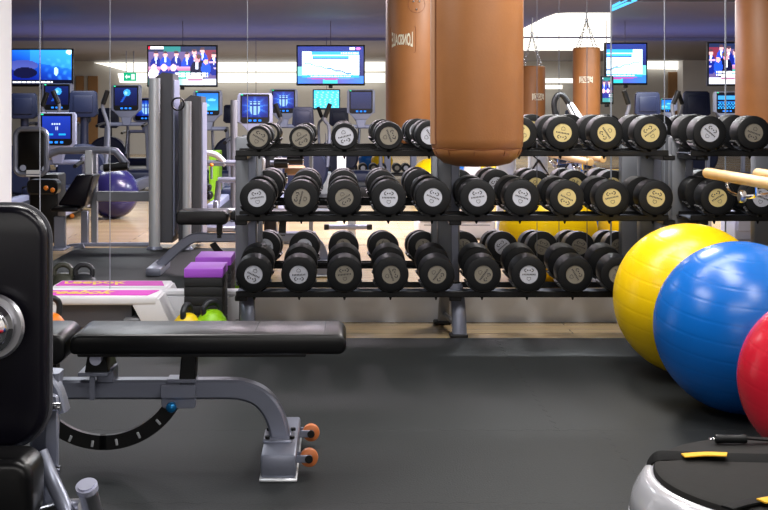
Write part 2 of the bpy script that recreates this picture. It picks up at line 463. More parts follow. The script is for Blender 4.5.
# added frontal fill light behind the camera, no fixture
area((0.2, -5.9, 1.8), (R(90), 0, 0), 9.0, 0.6, 120, (1.0, 0.97, 0.93))

# ------------------------------------------------------------------ dumbbells
DF = 5.86           # distance of the dumbbells' front faces
DL = 0.40           # dumbbell length
ORD = ['first', 'second', 'third', 'fourth', 'fifth', 'sixth', 'seventh', 'eighth', 'ninth', 'tenth']

def engraving_mb(r):
    mb = MB()
    th = 0.0006
    # two brackets round a dot, a line of small strokes, a shield outline
    for sx in (-1, 1):
        for k in range(7):
            a0 = R(-70 + 20 * k); a1 = R(-70 + 20 * (k + 1))
            cx = sx * r * 0.17
            p = [(cx + sx * r * .33 * math.cos(a), r * .48 + r * .19 * math.sin(a)) for a in (a0, a1)]
            mb.tube([(p[0][0], -th, p[0][1]), (p[1][0], -th, p[1][1])], r * 0.045, 4)
    mb.cyl((-r * .13, -2 * th, r * .48), (-r * .13, 0, r * .48), r * .08, seg=8)
    mb.cyl((r * .13, -2 * th, r * .48), (r * .13, 0, r * .48), r * .08, seg=8)
    for k in range(9):
        x = r * (-.66 + 1.32 * k / 8)
        mb.box((x - r * .05, -2 * th, -r * .08 + (0.03 * r if k % 2 else 0)), (x + r * .05, 0, r * .1))
    sh = [(-.2, -.3), (.2, -.3), (.2, -.52), (0, -.68), (-.2, -.52), (-.2, -.3)]
    for a, b in zip(sh, sh[1:]):
        mb.tube([(a[0] * r, -th, a[1] * r), (b[0] * r, -th, b[1] * r)], r * 0.022, 4)
    return mb

def dumbbell_proto(Rr):
    t = thing('dumbbell', 'x', 'dumbbell', (0, 0, 0))
    hl = 0.125
    q = 0.0445 / Rr
    for y0, s in ((0, 1), (DL, -1)):
        prof = [(q * Rr, 0.004), ((q + .02) * Rr, 0.0), (0.935 * Rr, 0.0), (0.972 * Rr, 0.0015), (0.993 * Rr, 0.005), (Rr, 0.011), (Rr, hl - 0.012), (0.97 * Rr, hl - 0.003), (0.9 * Rr, hl), (0.0, hl)]
        prof = [(r, s * h) for r, h in prof]
        obj('head', MB().lathe((0, y0, Rr), prof, 'Y', 44), M['rubber'], t, 30)
    obj('handle', MB().lathe((0, hl - .005, Rr), [(0.018, 0), (0.0135, .012), (0.0155, .065), (0.0135, DL - 2 * hl - .002), (0.018, DL - 2 * hl + .01)], 'Y', 20), M['chrome'], t)
    for y0, s in ((0.003, 1), (DL - 0.003, -1)):
        mb = MB().lathe((0, 0, 0), [(0, 0), (q * Rr, 0), (q * Rr + .0004, 0.004)], 'Y', 36)
        lb = obj('label_disc', mb, M['label_silver'], t)
        lb.location = (0, y0, Rr)
        if s < 0: lb.rotation_euler.z = PI
        en = obj('engraving', engraving_mb(q * Rr), M['engrave'], None, 0); en.parent = lb
    return t

ZB = {'top': Z(149.8, DF), 'middle': Z(215.3, DF), 'bottom': Z(292.3, DF)}
PXR = F / DF
TILT = {'top': R(0.8), 'middle': R(0.4), 'bottom': R(4.3)}        # the tiers slope down towards the user
proto = {}
def get_proto(rpx):
    if rpx not in proto:
        t = dumbbell_proto(rpx / PXR); proto[rpx] = t
        KIDS[t.name] = kids(t)
        for c in KIDS[t.name]: KIDS[c.name] = kids(c)
    return proto[rpx]
LABEL_MESH = {}
def label_variant(rpx, kind):
    key = (rpx, kind)
    if key not in LABEL_MESH:
        src = [c for c in KIDS[get_proto(rpx).name] if c.name.startswith('label_disc')][0].data
        me = src.copy(); me.materials.clear(); me.materials.append(M['label_' + kind]); LABEL_MESH[key] = me
    return LABEL_MESH[key]
KINDNAME = {'silver': 'silver disc', 'gold': 'gold disc', 'tan': 'bronze disc'}
ROWS = {
 'top': [(258.5, 'tan', 30, 12), (301, 'tan', 150, 12), (344.5, 'silver', 165, 13.5), (389, 'tan', 70, 14), (430, 'silver', 60, 14.5), (475, 'silver', 20, 15.5), (521, 'gold', -60, 16.5), (562.7, 'gold', 190, 17), (606.7, 'gold', 235, 17), (650.4, 'gold', -35, 17)],
 'middle': [(257, 'silver', -8, 17.5), (301, 'tan', -75, 17.5), (344.3, 'tan', 150, 17.5), (388.8, 'silver', 0, 17.5), (433, 'silver', 20, 18), (477.8, 'silver', -8, 18), (521.8, 'silver', 18, 18), (567, 'gold', 205, 17.5), (612, 'gold', -12, 17.5), (656, 'gold', 16, 17.5)],
 'bottom': [(253.5, 'silver', 205, 17.8), (298.8, 'silver', 178, 17.8), (344.5, 'tan', -6, 17.8), (391, 'tan', 70, 17.8), (437, 'tan', 125, 17.8), (483.5, 'tan', 125, 17.8), (528.8, 'silver', 0, 17.8), (575, 'tan', 60, 17.8), (618, 'tan', 60, 17.8), (664, 'tan', 10, 17.8)],
}
def place_dumbbell(tier, px, kind, ang, rpx, label, group, D=DF):
    o = copy_tree(get_proto(rpx))
    o.location = (X(px, D), D, ZB[tier]); o.rotation_euler.x = TILT[tier]
    for c in kids(o):
        if c.name.startswith('label_disc'):
            c.data = label_variant(rpx, kind)
            c.rotation_euler.y = R(ang) if abs(c.rotation_euler.z) < 1 else R(-ang + 40)
    o['label'] = label; o['category'] = 'dumbbell'; o['group'] = group
    return o

REFL = []
for tier in ('top', 'middle', 'bottom'):
    for i, (px, kind, ang, rpx) in enumerate(ROWS[tier]):
        if tier == 'top' and i == 5: nm = 'black rubber dumbbell hidden behind the large punching bag, %s tier of the rack' % tier
        else: nm = 'black rubber dumbbell with %s, %s from the left on the %s rack tier' % (KINDNAME[kind], ORD[i], tier)
        o = place_dumbbell(tier, px, kind, ang, rpx, nm, 'dumbbells on the %s tier of the rack' % tier)
        REFL.append((o, 'mirror image of the %s dumbbell from the left on the %s rack tier' % (ORD[i], tier), 'mirrored dumbbells behind the %s tier' % tier))
for tier, lst in (('top', [(710, 'silver', 40, 17), (754, 'tan', 200, 17)]), ('middle', [(718, 'gold', -30, 17.5), (762, 'silver', 20, 17.5)]), ('bottom', [(758, 'silver', 0, 17.8)])):
    for i, (px, kind, ang, rpx) in enumerate(lst):
        where = 'right of the rack end post' if i == 0 else 'at the right picture edge'
        if tier == 'bottom': where = 'peeping over the yellow ball'
        o = place_dumbbell(tier, px, kind, ang, rpx, 'reflected black dumbbell with %s on the %s tier %s' % (KINDNAME[kind], tier, where), 'dumbbells of the reflected rack')
        REFL.append((o, 'mirror image of the %s tier dumbbell %s' % (tier, where), 'mirrored dumbbells of the reflected rack'))
# ------------------------------------------------------------------ dumbbell rack
def rack(x0, x1, uprights, rows, label, name='dumbbell_rack'):
    t = thing(name, label, 'rack', ((x0 + x1) / 2, 6.1, 0))
    for tier in ('top', 'middle', 'bottom'):
        zb0 = ZB[tier]
        for (d0, d1) in ((5.915, 5.965), (6.125, 6.175)):
            zb = zb0 + math.tan(TILT[tier]) * (d0 - 5.91)
            mb = MB().box((x0, d0, zb - 0.034), (x1, d0 + 0.012, zb - 0.004), 0.003, 1)
            mb.box((x0, d0, zb - 0.034), (x1, d1, zb - 0.026), 0.002, 1)
            obj('rail', mb, M['rack_black'], t, 30)
        zb = zb0
        sh = MB().box((x0, 5.975, zb - 0.024), (x1, 6.12, zb - 0.019))
        obj('shelf_plate', sh, M['shelf'], t, 0)
        for px, rpx in rows[tier]:
            x = X(px, DF); r = rpx / PXR + 0.001; n = 12; cz = zb + rpx / PXR
            inner = [(x + r * math.sin(R(-62 + 124 * k / n)), cz - r * math.cos(R(-62 + 124 * k / n))) for k in range(n + 1)]
            outer = [(x + (r + .011) * math.sin(R(62 - 124 * k / n)), cz - (r + .011) * math.cos(R(62 - 124 * k / n))) for k in range(n + 1)]
            for (a, b) in ((5.885, 5.975), (6.12, 6.185)):
                mb = MB(); dz = math.tan(TILT[tier]) * ((a + b) / 2 - DF)
                for k in range(n):
                    mb.prism([(p, q + dz) for p, q in (inner[k], inner[k + 1], outer[n - k - 1], outer[n - k])], 'Y', a, b)
                bmesh.ops.remove_doubles(mb.bm, verts=mb.bm.verts, dist=1e-5)
                obj('saddle', mb, M['plastic_black'], t, 50)
            obj('saddle_knob', MB().cyl((x, 5.92, zb - 0.030), (x, 5.92, zb - 0.047), 0.009, 0.003, seg=10), M['plastic_black'], t)
    for u in uprights:
        mb = MB().box((u - .057, 6.275, 0.22), (u + .057, 6.35, 1.0), 0.008, 2)
        obj('upright', mb, M['steel'], t)
        obj('upright_strip', MB().box((u + .012, 6.270, 0.25), (u + .05, 6.276, 0.98), 0.002, 1), M['silver'], t)
        for tier in ('top', 'middle', 'bottom'):
            zb = ZB[tier]
            obj('bracket', MB().box((u - .03, 5.93, zb - .055), (u + .03, 6.29, zb - .03), 0.004, 1), M['rack_black'], t)
        lg = MB().tube([(u + .03, 6.03, 0.012), (u + .028, 6.04, 0.10), (u + .024, 6.07, 0.18), (u + .018, 6.12, 0.24)], 0.03, 10, 4, rect=(0.05, 0.07))
        obj('leg', lg, M['silver'], t)
        obj('leg', MB().tube([(u - .02, 6.40, 0.012), (u - .015, 6.37, 0.14), (u - .01, 6.31, 0.24)], 0.025, 10, 4, rect=(0.05, 0.055)), M['steel'], t)
        obj('brace', MB().tube([(u - .02, 6.39, 0.06), (u + .02, 6.05, 0.05)], 0.012, 8), M['steel'], t)
        for yy in (6.03, 6.40):
            obj('foot_pad', MB().box((u - .02 - .05 * (yy > 6.2) , yy - .04, 0), (u + .08 - .05 * (yy > 6.2) - .01, yy + .04, 0.018), 0.006, 2), M['plastic_black'], t)
    return t
rows_px = {k: [(r[0], r[3]) for r in v] for k, v in ROWS.items()}
rk = rack(X(236, 5.93), X(668, 5.93), (X(246.5, 6.3), X(448.5, 6.3), X(650, 6.3)), rows_px, 'three tier black dumbbell rack with grey uprights along the mirror')
rk2 = rack(X(690, 5.93), X(790, 5.93), (X(684, 6.25), X(795, 6.25)), {'top': [(710, 17), (754, 17)], 'middle': [(718, 17.5), (762, 17.5)], 'bottom': [(758, 17.8)]}, 'reflected three tier dumbbell rack at the picture right edge, partly behind balls')  # added twin rack, shaped as the side mirror's reflection
for c in kids(rk): KIDS[c.name] = []
for c in kids(rk2): KIDS[c.name] = []
mirrored(rk2, 'mirror image of the reflected three tier dumbbell rack at the right edge')
rkm = mirrored(rk, 'mirror image of the three tier dumbbell rack with grey uprights')
for o, l, g in REFL: mirrored(o, l, g)
for t in proto.values():      # the pristine sources are not part of the scene
    def rm(o):
        for c in kids(o): rm(c)
        bpy.data.objects.remove(o)
    rm(t)

# ------------------------------------------------------------------ punching bags
def chains(t, cx, cy, ztop, r, zap):
    for k in range(4):
        a = R(45 + 90 * k)
        p0 = Vector((cx + r * .9 * math.cos(a), cy + r * .9 * math.sin(a), ztop)); p1 = Vector((cx, cy, zap))
        d = p1 - p0; n = max(5, int(d.length / 0.04)); mb = MB()
        q = d.to_track_quat('Y', 'Z').to_matrix().to_4x4()
        for i in range(n):
            c = p0 + d * ((i + .5) / n)
            rr = d.length / n * 0.34
            mb.torus(c, rr * .7, rr * .22, q @ Matrix.Rotation(R(90 * (i % 2)), 4, 'Y'), 10, 5, 1.9)
        obj('chain', mb, M['chrome'], t)
    obj('hook', MB().cyl((cx, cy, zap - .01), (cx, cy, 2.45), 0.008).torus((cx, cy, zap), .02, .006, Matrix.Rotation(R(90), 4, 'X')), M['satin'], t)

def bag_logo(t, cx, cy, r, ang, z, w, patch=False, simple=False):
    """white arched word on a stitched panel, wrapped round the bag at angle ang (0 = towards the camera)."""
    bm = text_mesh('LONSDALE', 0.1)
    xs = [v.co.x for v in bm.verts]; ys = [v.co.y for v in bm.verts]
    x0, x1, y0, y1 = min(xs), max(xs), min(ys), max(ys)
    bmesh.ops.subdivide_edges(bm, edges=bm.edges[:], cuts=1, use_grid_fill=False)
    bmesh.ops.triangulate(bm, faces=bm.faces)
    for v in bm.verts:
        u = (v.co.x - x0) / (x1 - x0) * 2 - 1; q = (v.co.y - y0) / (y1 - y0) * 2 - 1
        hh = abs(w) * 0.22 * (1 + .5 * u * u)
        a = ang + u * w / 2 / r
        v.co = (cx + (r + .0022) * math.sin(a), cy - (r + .0022) * math.cos(a), z + q * hh)
    if simple:
        n = 6; ww = w * .58
        inn = [(cx + (r - .002) * math.sin(ang + ww * (2 * k / n - 1) / r), cy - (r - .002) * math.cos(ang + ww * (2 * k / n - 1) / r)) for k in range(n + 1)]
        out = [(cx + (r + .0018) * math.sin(ang - ww * (2 * k / n - 1) / r), cy - (r + .0018) * math.cos(ang - ww * (2 * k / n - 1) / r)) for k in range(n + 1)]
        obj('logo_patch', MB().prism(inn + out, 'Z', z - w * .27, z + w * .27), M['logo_white'], t, 0)
    mb = MB(); mb.bm.free(); mb.bm = bm
    obj('logo', mb, M['leather_edge'] if simple else M['logo_white'], t, 0)
    if patch:
        pts = []
        for (u, q) in rrect(-1, -1, 1, 1, .12, 3):
            a = ang + u * w * .62 / r; pts.append((cx + r * math.sin(a), cy - r * math.cos(a), z + q * w * .55))
        obj('stitching', MB().tube(pts + [pts[0]], 0.0018, 5), M['leather_edge'], t)
        pts = []
        for k in range(25):
            b = 2 * PI * k / 24; a = ang + (-w * .66 + .058 * math.cos(b)) / r
            pts.append((cx + r * math.sin(a), cy - r * math.cos(a), z + .24 + .058 * math.sin(b)))
        obj('stitching', MB().tube(pts, 0.002, 5), M['leather_edge'], t)
        riv = MB()
        for (du, dz) in ((-.02, .02), (.02, .02), (0, -.035)):
            a = ang + (-w * .66 + du) / r
            riv.sphere((cx + r * math.sin(a), cy - r * math.cos(a), z + .24 + dz), .007, 10, 6)
        obj('rivet', riv, M['satin'], t)

def bag(px, D, r, zb, zt, zap, label, strip_ang=None):
    cx = X(px, D)
    t = thing('punching_bag', label, 'punching bag', (cx, D, zb), 'leather punching bags')
    pr = [(0, zb), (r * .45, zb + .004), (r * .72, zb + .016), (r * .9, zb + .042), (r * .965, zb + .068), (r * .955, zb + .073), (r * .985, zb + .08), (r, zb + .11), (r, zt - .02), (r * .96, zt), (r * .9, zt + .004), (0, zt + .004)]
    obj('body', MB().lathe((cx, D, 0), pr, 'Z', 64), M['leather'], t, 50)
    pts = [(cx + (r * .958) * math.cos(a), D + r * .958 * math.sin(a), zb + .0725 + .003 * math.sin(9 * a)) for a in [2 * PI * k / 72 for k in range(73)]]
    obj('bottom_seam', MB().tube(pts, .0028, 5), M['leather_edge'], t)
    # small puckers of the leather at the bottom seam
    for k in range(11 if strip_ang is not None else 0):
        a = 2 * PI * k / 11 + random.uniform(-.12, .12)
        p = lambda rr, zz: (cx + rr * math.cos(a), D + rr * math.sin(a), zz)
        obj('pucker', MB().tube([p(r * .966, zb + .066), p(r * .925, zb + .048)], .0016, 5, 3), M['leather_edge'], t)
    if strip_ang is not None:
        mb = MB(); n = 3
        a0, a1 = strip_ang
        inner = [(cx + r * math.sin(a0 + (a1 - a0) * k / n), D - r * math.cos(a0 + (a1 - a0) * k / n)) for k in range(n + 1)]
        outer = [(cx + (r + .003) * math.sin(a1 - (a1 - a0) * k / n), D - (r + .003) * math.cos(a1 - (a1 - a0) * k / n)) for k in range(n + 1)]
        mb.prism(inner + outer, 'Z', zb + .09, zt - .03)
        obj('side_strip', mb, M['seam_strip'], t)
        a = a1 + .03
        obj('side_seam', MB().tube([(cx + r * math.sin(a), D - r * math.cos(a), zb + .09), (cx + r * math.sin(a), D - r * math.cos(a), zt - .03)], .0022, 5), M['leather_edge'], t)
    chains(t, cx, D, zt, r, zap)
    return t
sB = 260.0; DB = F / sB
b1 = bag(477, DB, 0.177, Z(167, DB), 1.98, 2.35, 'large tan leather punching bag hanging in front of the dumbbell rack', (R(-90), R(-69)))
DB2 = 8.42  # the bags from here on are mirror reflections built as solid copies
b2 = bag(415, DB2, 0.205, 0.84, 1.98, 2.35, 'reflected tan punching bag with white logo, partly hidden at the left of the large bag')
bag_logo(b2, X(415, DB2), DB2, 0.205, R(-31), Z(41, DB2), -0.165, True)
b3 = bag(770, 8.3, 0.23, 0.84, 1.98, 2.35, 'reflected tan punching bag cut by the right picture edge')
bag_logo(b3, X(770, 8.3), 8.3, 0.23, R(19), Z(41, 8.3), 0.165, True)
b4 = bag(586.5, 15.5, 0.174, 0.85, Z(48, 15.5), 2.30, 'small distant reflected tan punching bag on chains under the bright ceiling light')
bag_logo(b4, X(586.5, 15.5), 15.5, 0.174, R(-14), Z(80, 15.5), .15, False, True)
b5 = bag(532, 17, 0.185, 0.8, Z(66.5, 17), 2.22, 'small distant reflected tan punching bag on chains just right of the large bag')
bag_logo(b5, X(532, 17), 17, 0.185, R(22), Z(97, 17), .17, False, True)

# ------------------------------------------------------------------ exercise balls
def ball(px, D, r, m, label, nrib=7, rot=(0, 0, 0), group='vinyl exercise balls'):
    """inflated ball with shallow moulded rings"""
    c = Vector((X(px, D), D, r))
    t = bmesh.new(); bmesh.ops.create_uvsphere(t, u_segments=64, v_segments=225, radius=r)
    for v in t.verts:
        la = math.asin(max(-1, min(1, v.co.z / r)))
        u = (la / PI + .5) * (nrib * 2 + 1); w = abs(u - round(u))
        if w < .05: v.co *= 1 - 0.0024 * (1 - w / .05)
    bmesh.ops.transform(t, matrix=Matrix.Rotation(rot[1], 4, 'Y') @ Matrix.Rotation(rot[0], 4, 'X'), verts=t.verts)
    bmesh.ops.translate(t, vec=(0, 0, r), verts=t.verts)
    mb = MB(); mb.bm.free(); mb.bm = t
    o = solo('exercise_ball', mb, m, label, 'exercise ball', group, 60)
    o.location = (c.x, D, 0.0065 if D < MAT0 or False else 0.0)
    # valve plug
    vp = MB().cyl((0, 0, 0), (0, 0, 0.004), 0.009, seg=12)
    p = obj('valve', vp, M['white_paper'], o)
    q = Matrix.Rotation(R(100), 4, 'X')
    p.location = Vector((0, 0, r)) + Vector((0, r * .985, -r * .17)); p.rotation_euler = (R(-100), 0, 0)
    return o
yb = ball(690, 5.15, 0.323, M['yellow'], 'large yellow exercise ball, farthest of the three on the black mat', rot=(R(8), R(6), 0))
bb_ = ball(741, 4.50, 0.320, M['blue'], 'large blue exercise ball between the yellow and the red ball', rot=(R(10), R(2), 0))
rb = ball(828, 3.80, 0.275, M['red'], 'red exercise ball cut by the right picture edge, nearest the round platform', rot=(R(8), R(-4), 0))
ybm = mirrored(yb, 'mirror image of the large yellow exercise ball under the rack tiers')
ybm.location.x = X(548, ybm.location.y)
bbm = mirrored(bb_, 'mirror image of the large blue exercise ball behind the yellow one')
o = ball(647, 8.25, 0.33, M['yellow'], 'second yellow ball reflection under the right end of the rack', rot=(R(8), 0, 0))
o = ball(600, 9.4, 0.32, M['blue'], 'blue ball reflection between the two yellow ball reflections', rot=(R(8), 0, 0))
ball(113, 12.6, 0.27, M['violet_ball'], 'dark violet exercise ball among the machines seen in the mirror')

# ------------------------------------------------------------------ flat bench
def bench():
    D = 3.86; s = F / D
    t = thing('weight_bench', 'black padded flat weight bench on curved grey steel frame in front', 'bench', (-0.5, D, 0))
    def pad(name, x0, x1, rl, rr_):
        d0, d1 = 3.735, 3.99
        mb = MB().prism(rrect(x0, 0.377, x1, 0.441, (rl * .5, rr_ * .9, rr_, rl), 6), 'Y', d0, d1, 0.012, 3)
        return obj(name, mb, M['vinyl'], t, 50)
    xa, xb = X(70, 3.75), X(346.5, 3.75)
    bp = pad('back_pad', xa, xb, .03, .03)
    pl = MB().prism(rrect(xa + .02, 0.366, X(306, 3.75), 0.378, .005, 2), 'Y', 3.76, 3.97)
    obj('pad_board', pl, M['plastic_black'], t)
    for px in (254, 324):
        x = X(px, 3.75)
        obj('stitching', MB().tube([(x, 3.742, .40), (x, 3.739, .429), (x, 3.752, .4412), (x + .004, 3.97, .4412), (x + .004, 3.985, .431)], .0016, 5), M['thread'], bp)
    sp = MB().prism(rrect(X(66, 3.75) - .36, 0.345, X(65.5, 3.75), 0.442, (.03, .035, .035, .03), 6), 'Y', 3.735, 3.99, 0.012, 3)
    obj('seat_pad', sp, M['vinyl'], t, 50)
    obj('seat_bracket', MB().box((X(52, D) - .02, D - .03, .24), (X(58, D), D + .03, .35), .004, 1), M['plastic_black'], t)
    # main beam curving down to the foot, and the other end's leg
    pts = [(-1.0, D, Z(388, D)), (-.5, D, Z(388, D)), (X(228, D), D, Z(388, D)), (X(244, D), D, Z(389.5, D)), (X(260, D), D, Z(396, D)), (X(271, D), D, Z(408, D)), (X(277.5, D), D, Z(423, D)), (X(281, D), D, Z(440, D))]
    obj('frame_beam', MB().tube(pts, .03, 8, 5, rect=(.06, .062)), M['silver'], t, 40)
    pts = [(-1.0, D, Z(388, D)), (-1.10, D, Z(389, D)), (-1.19, D, .19), (-1.27, D, .12), (-1.34, D, .05)]
    obj('frame_leg', MB().tube(pts, .03, 8, 5, rect=(.06, .066)), M['silver'], t, 40)
    obj('rear_foot', MB().box((-1.40, 3.62, 0.006), (-1.30, 4.1, .06), .008, 2), M['silver'], t)
    # foot
    fx0, fx1 = X(259, 3.65), X(297, 3.65)
    ft = MB().box((fx0 + .004, 3.66, .016), (fx1 - .004, 4.12, .088), .008, 2)
    obj('front_foot', ft, M['silver'], t)
    obj('foot_plate', MB().box((fx0, 3.65, .006), (fx1, 4.13, .017), .004, 1), M['silver_light'], t)
    obj('mount_plate', MB().box((X(264, D) , D - .07, .086), (X(293, D), D + .07, .096), .003, 1), M['silver'], t)
    for dx in (.014, .092):
        for dy in (-.05, .05):
            obj('bolt', MB().cyl((X(264, D) + dx, D + dy, .096), (X(264, D) + dx, D + dy, .105), .008, seg=8), M['plastic_black'], t)
    for d in (3.76, 4.05):
        cx = fx1 + .034
        mb = MB().lathe((cx, d - .014, .052), [(0.008, 0), (.022, 0), (.028, .004), (.029, .014), (.028, .024), (.022, .028), (.008, .028)], 'Y', 24)
        w = obj('wheel', mb, M['wheel'], t)
        obj('hub', MB().cyl((cx, d - .026, .052), (cx, d + .02, .052), .0125, seg=14), M['plastic_black'], w)
        obj('wheel_bracket', MB().box((fx1 - .008, d - .022, .040), (cx + .008, d - .016, .064), .002, 1), M['silver'], t)
        obj('wheel_bracket', MB().box((fx1 - .008, d + .018, .040), (cx + .008, d + .022, .064), .002, 1), M['silver'], t)
    # hinge at the left end of the pad
    hb = [(X(89, D), Z(368, D)), (X(113, D), Z(368, D)), (X(110, D), Z(354, D)), (X(92, D), Z(350, D))]
    obj('hinge', MB().prism(hb, 'Y', 3.79, 3.93, .003, 1), M['plastic_black'], t)
    obj('hinge_plate', MB().box((X(83, D), 3.78, Z(371, D)), (X(113, D), 3.94, Z(367.5, D)), .002, 1).box((X(94, D), 3.79, Z(395, D)), (X(99, D), 3.80, Z(370, D))), M['silver'], t)
    obj('hinge_post', MB().box((X(99, D), 3.82, Z(380, D)), (X(116, D), 3.9, Z(366, D)), .003, 1), M['silver'], t)
    px_ = X(95, 3.76); pz = Z(360, 3.76)
    obj('pivot_cap', MB().cyl((px_, 3.765, pz), (px_, 3.80, pz), .0185, seg=24), M['cap'], t)
    # dark support column
    sp = [(X(179.5, D), Z(385, D)), (X(196, D), Z(385, D)), (X(197.5, D), Z(352, D)), (X(182.5, D), Z(352, D))]
    obj('support_column', MB().prism(sp, 'Y', 3.83, 3.89, .004, 1), M['plastic_black'], t)
    obj('column_plate', MB().box((X(168, D), 3.825, Z(381, D)), (X(197, D), 3.895, Z(377, D)), .002, 1), M['silver'], t)
    # selector bracket and knob
    obj('selector_bracket', MB().prism(rrect(X(161, 3.8), Z(409, 3.8), X(195.5, 3.8), Z(387, 3.8), .012, 4), 'Y', 3.806, 3.826, .002, 1), M['silver'], t)
    obj('selector_bracket', MB().prism(rrect(X(160, 3.79), Z(399, 3.79), X(195, 3.79), Z(386, 3.79), .006, 4), 'Y', 3.797, 3.806, .002, 1), M['silver'], t)
    kx, kz = X(171.5, 3.77), Z(407, 3.77)
    obj('pull_knob', MB().lathe((kx, 3.75, kz), [(0, 0), (.012, .002), (.017, .010), (.016, .02), (.008, .026), (.008, .06)], 'Y', 20), M['knob_blue_reflection'], t, 50)
    # toothed arc
    cx, cz = X(105, D), Z(361, D); ro, ri = 87 / s, 72.5 / s
    a0, a1, n = R(-150), R(-31), 40
    poly = [(cx + ro * math.cos(a0 + (a1 - a0) * k / n), cz + ro * math.sin(a0 + (a1 - a0) * k / n)) for k in range(n + 1)]
    poly += [(cx + ri * math.cos(a1 - (a1 - a0) * k / n), cz + ri * math.sin(a1 - (a1 - a0) * k / n)) for k in range(n + 1)]
    mb = MB()
    for k in range(n):
        mb.prism([poly[k], poly[k + 1], poly[2 * n - k], poly[2 * n + 1 - k]], 'Y', 3.835, 3.855)
    bmesh.ops.remove_doubles(mb.bm, verts=mb.bm.verts, dist=1e-5)
    arc = obj('adjustment_arc', mb, M['plastic_black'], t, 30)
    for (px, py) in ((72, 436.5), (94, 441.5), (118, 440), (140, 433), (159.5, 420)):
        x, z = X(px, D), Z(py, D); a = math.atan2(z - cz, x - cx)
        rot = Matrix.Rotation(-(a), 4, 'Y')
        obj('slot', MB().box((x - .0105, 3.8325, z - .0042), (x + .0105, 3.8355, z + .0042), .0014, 1, rot), M['silver_light'], arc)
    return t
bn = bench()
bnm = mirrored(bn, 'mirror image of the flat weight bench seen left of the rack', None, 6.14)
bnm.location.x += .09

# ------------------------------------------------------------------ near machine at the left edge
def near_machine():
    D = 2.6; s = F / D
    t = thing('exercise_machine', 'black padded seat and backrest of a silver machine at the left picture edge', 'exercise machine', (X(0, D), D, 0))
    x1 = X(45.5, D - .03)
    bp = MB().prism(rrect(x1 - .40, Z(448, D), x1, Z(205, D), (.075, .095, .075, .075), 10), 'Y', D - .03, D + .04, .016, 3)
    b = obj('back_pad', bp, M['vinyl_navy'], t, 50)
    pipe = [(x, D + .012, z) for x, z in rrect(x1 - .40, Z(448, D), x1, Z(205, D), (.075, .095, .075, .075), 10)]
    obj('piping', MB().tube(pipe + [pipe[0]], .006, 6), M['thread'], b)
    D2 = 2.50
    st = MB().prism(rrect(X(34, 2.44) - .36, Z(530, 2.44), X(34, 2.44), Z(457, 2.44), (.03, .04, .04, .05), 8), 'Y', 2.42, D2 + .04, .02, 4)
    obj('seat_pad', st, M['vinyl'], t, 60)
    fr = MB().tube([(X(28, D), D + .12, .02), (X(30, D), D + .12, .35), (X(36, D), D + .12, .55)], .02, 8, 3, rect=(.06, .055))
    obj('frame_post', fr, M['silver'], t)
    obj('frame_plate', MB().prism([(X(38, D), Z(520, D)), (X(53, D), Z(520, D)), (X(52, D), Z(402, D)), (X(40, D), Z(398, D))], 'Y', D + .05, D + .065, .003, 1), M['silver'], t)
    for (px, py) in ((53, 412), (53, 476)):
        obj('bolt', MB().cyl((X(px, D) - .01, D + .045, Z(py, D)), (X(px, D) + .006, D + .045, Z(py, D)), .010, seg=12), M['chrome'], t)
    obj('support_tube', MB().tube([P(44, 376, D + .1), P(54, 392, D + .1), P(60, 412, D + .1)], .018, 10, 3, rect=(.05, .04)), M['silver'], t)
    obj('lower_tube', MB().tube([P(40, 452, D + .02), P(52, 480, D), P(66, 512, D - .05), P(70, 540, D - .08)], .017, 14, 4), M['silver'], t)
    obj('base_tube', MB().tube([P(20, 520, D), P(60, 508, D), P(84, 506, D - .05)], .016, 10, 3), M['satin'], t)
    pg = MB().cyl(P(87.5, 490, 2.4), P(100, 540, 2.46), .0195, seg=24)
    pgo = obj('peg', pg, M['satin'], t)
    pa, pb = P(87.5, 490, 2.4), P(100, 540, 2.46); d = (pa - pb).normalized()
    obj('peg_cap', MB().cyl(pa, pa + d * .012, .022, seg=24).cyl(pa + d * .012, pa + d * .016, .017, seg=24), M['cap'], pgo, 30)
    obj('base', MB().box((X(20, D) - .3, D - .35, 0.006), (X(20, D) + .1, D + .2, .05), .01, 2).box((X(90, 2.45) - .03, 2.42, .006), (X(115, 2.45), 2.62, .03), .006, 1).tube([P(100, 538, 2.46), (X(108, 2.46), 2.5, .02)], .018, 10), M['silver'], t)
    # chrome weight cap with flange, facing the camera
    kx = X(-19, 2.45); kz = Z(333, 2.45)
    rot = Matrix.Rotation(R(40), 4, 'Y')
    obj('flange', MB().lathe((kx, 2.52, kz), [(0, -.008), (.066, -.008), (.071, 0), (.066, .008), (0, .008)], 'Y', 40), M['satin'], t, 40)
    obj('chrome_cap', MB().lathe((kx - .004, 2.44, kz), [(0, 0), (.030, 0), (.038, .006), (.040, .02), (.047, .03), (.047, .055), (.056, .06), (.056, .07)], 'Y', 40), M['chrome'], t, 40)
    return t
near_machine()

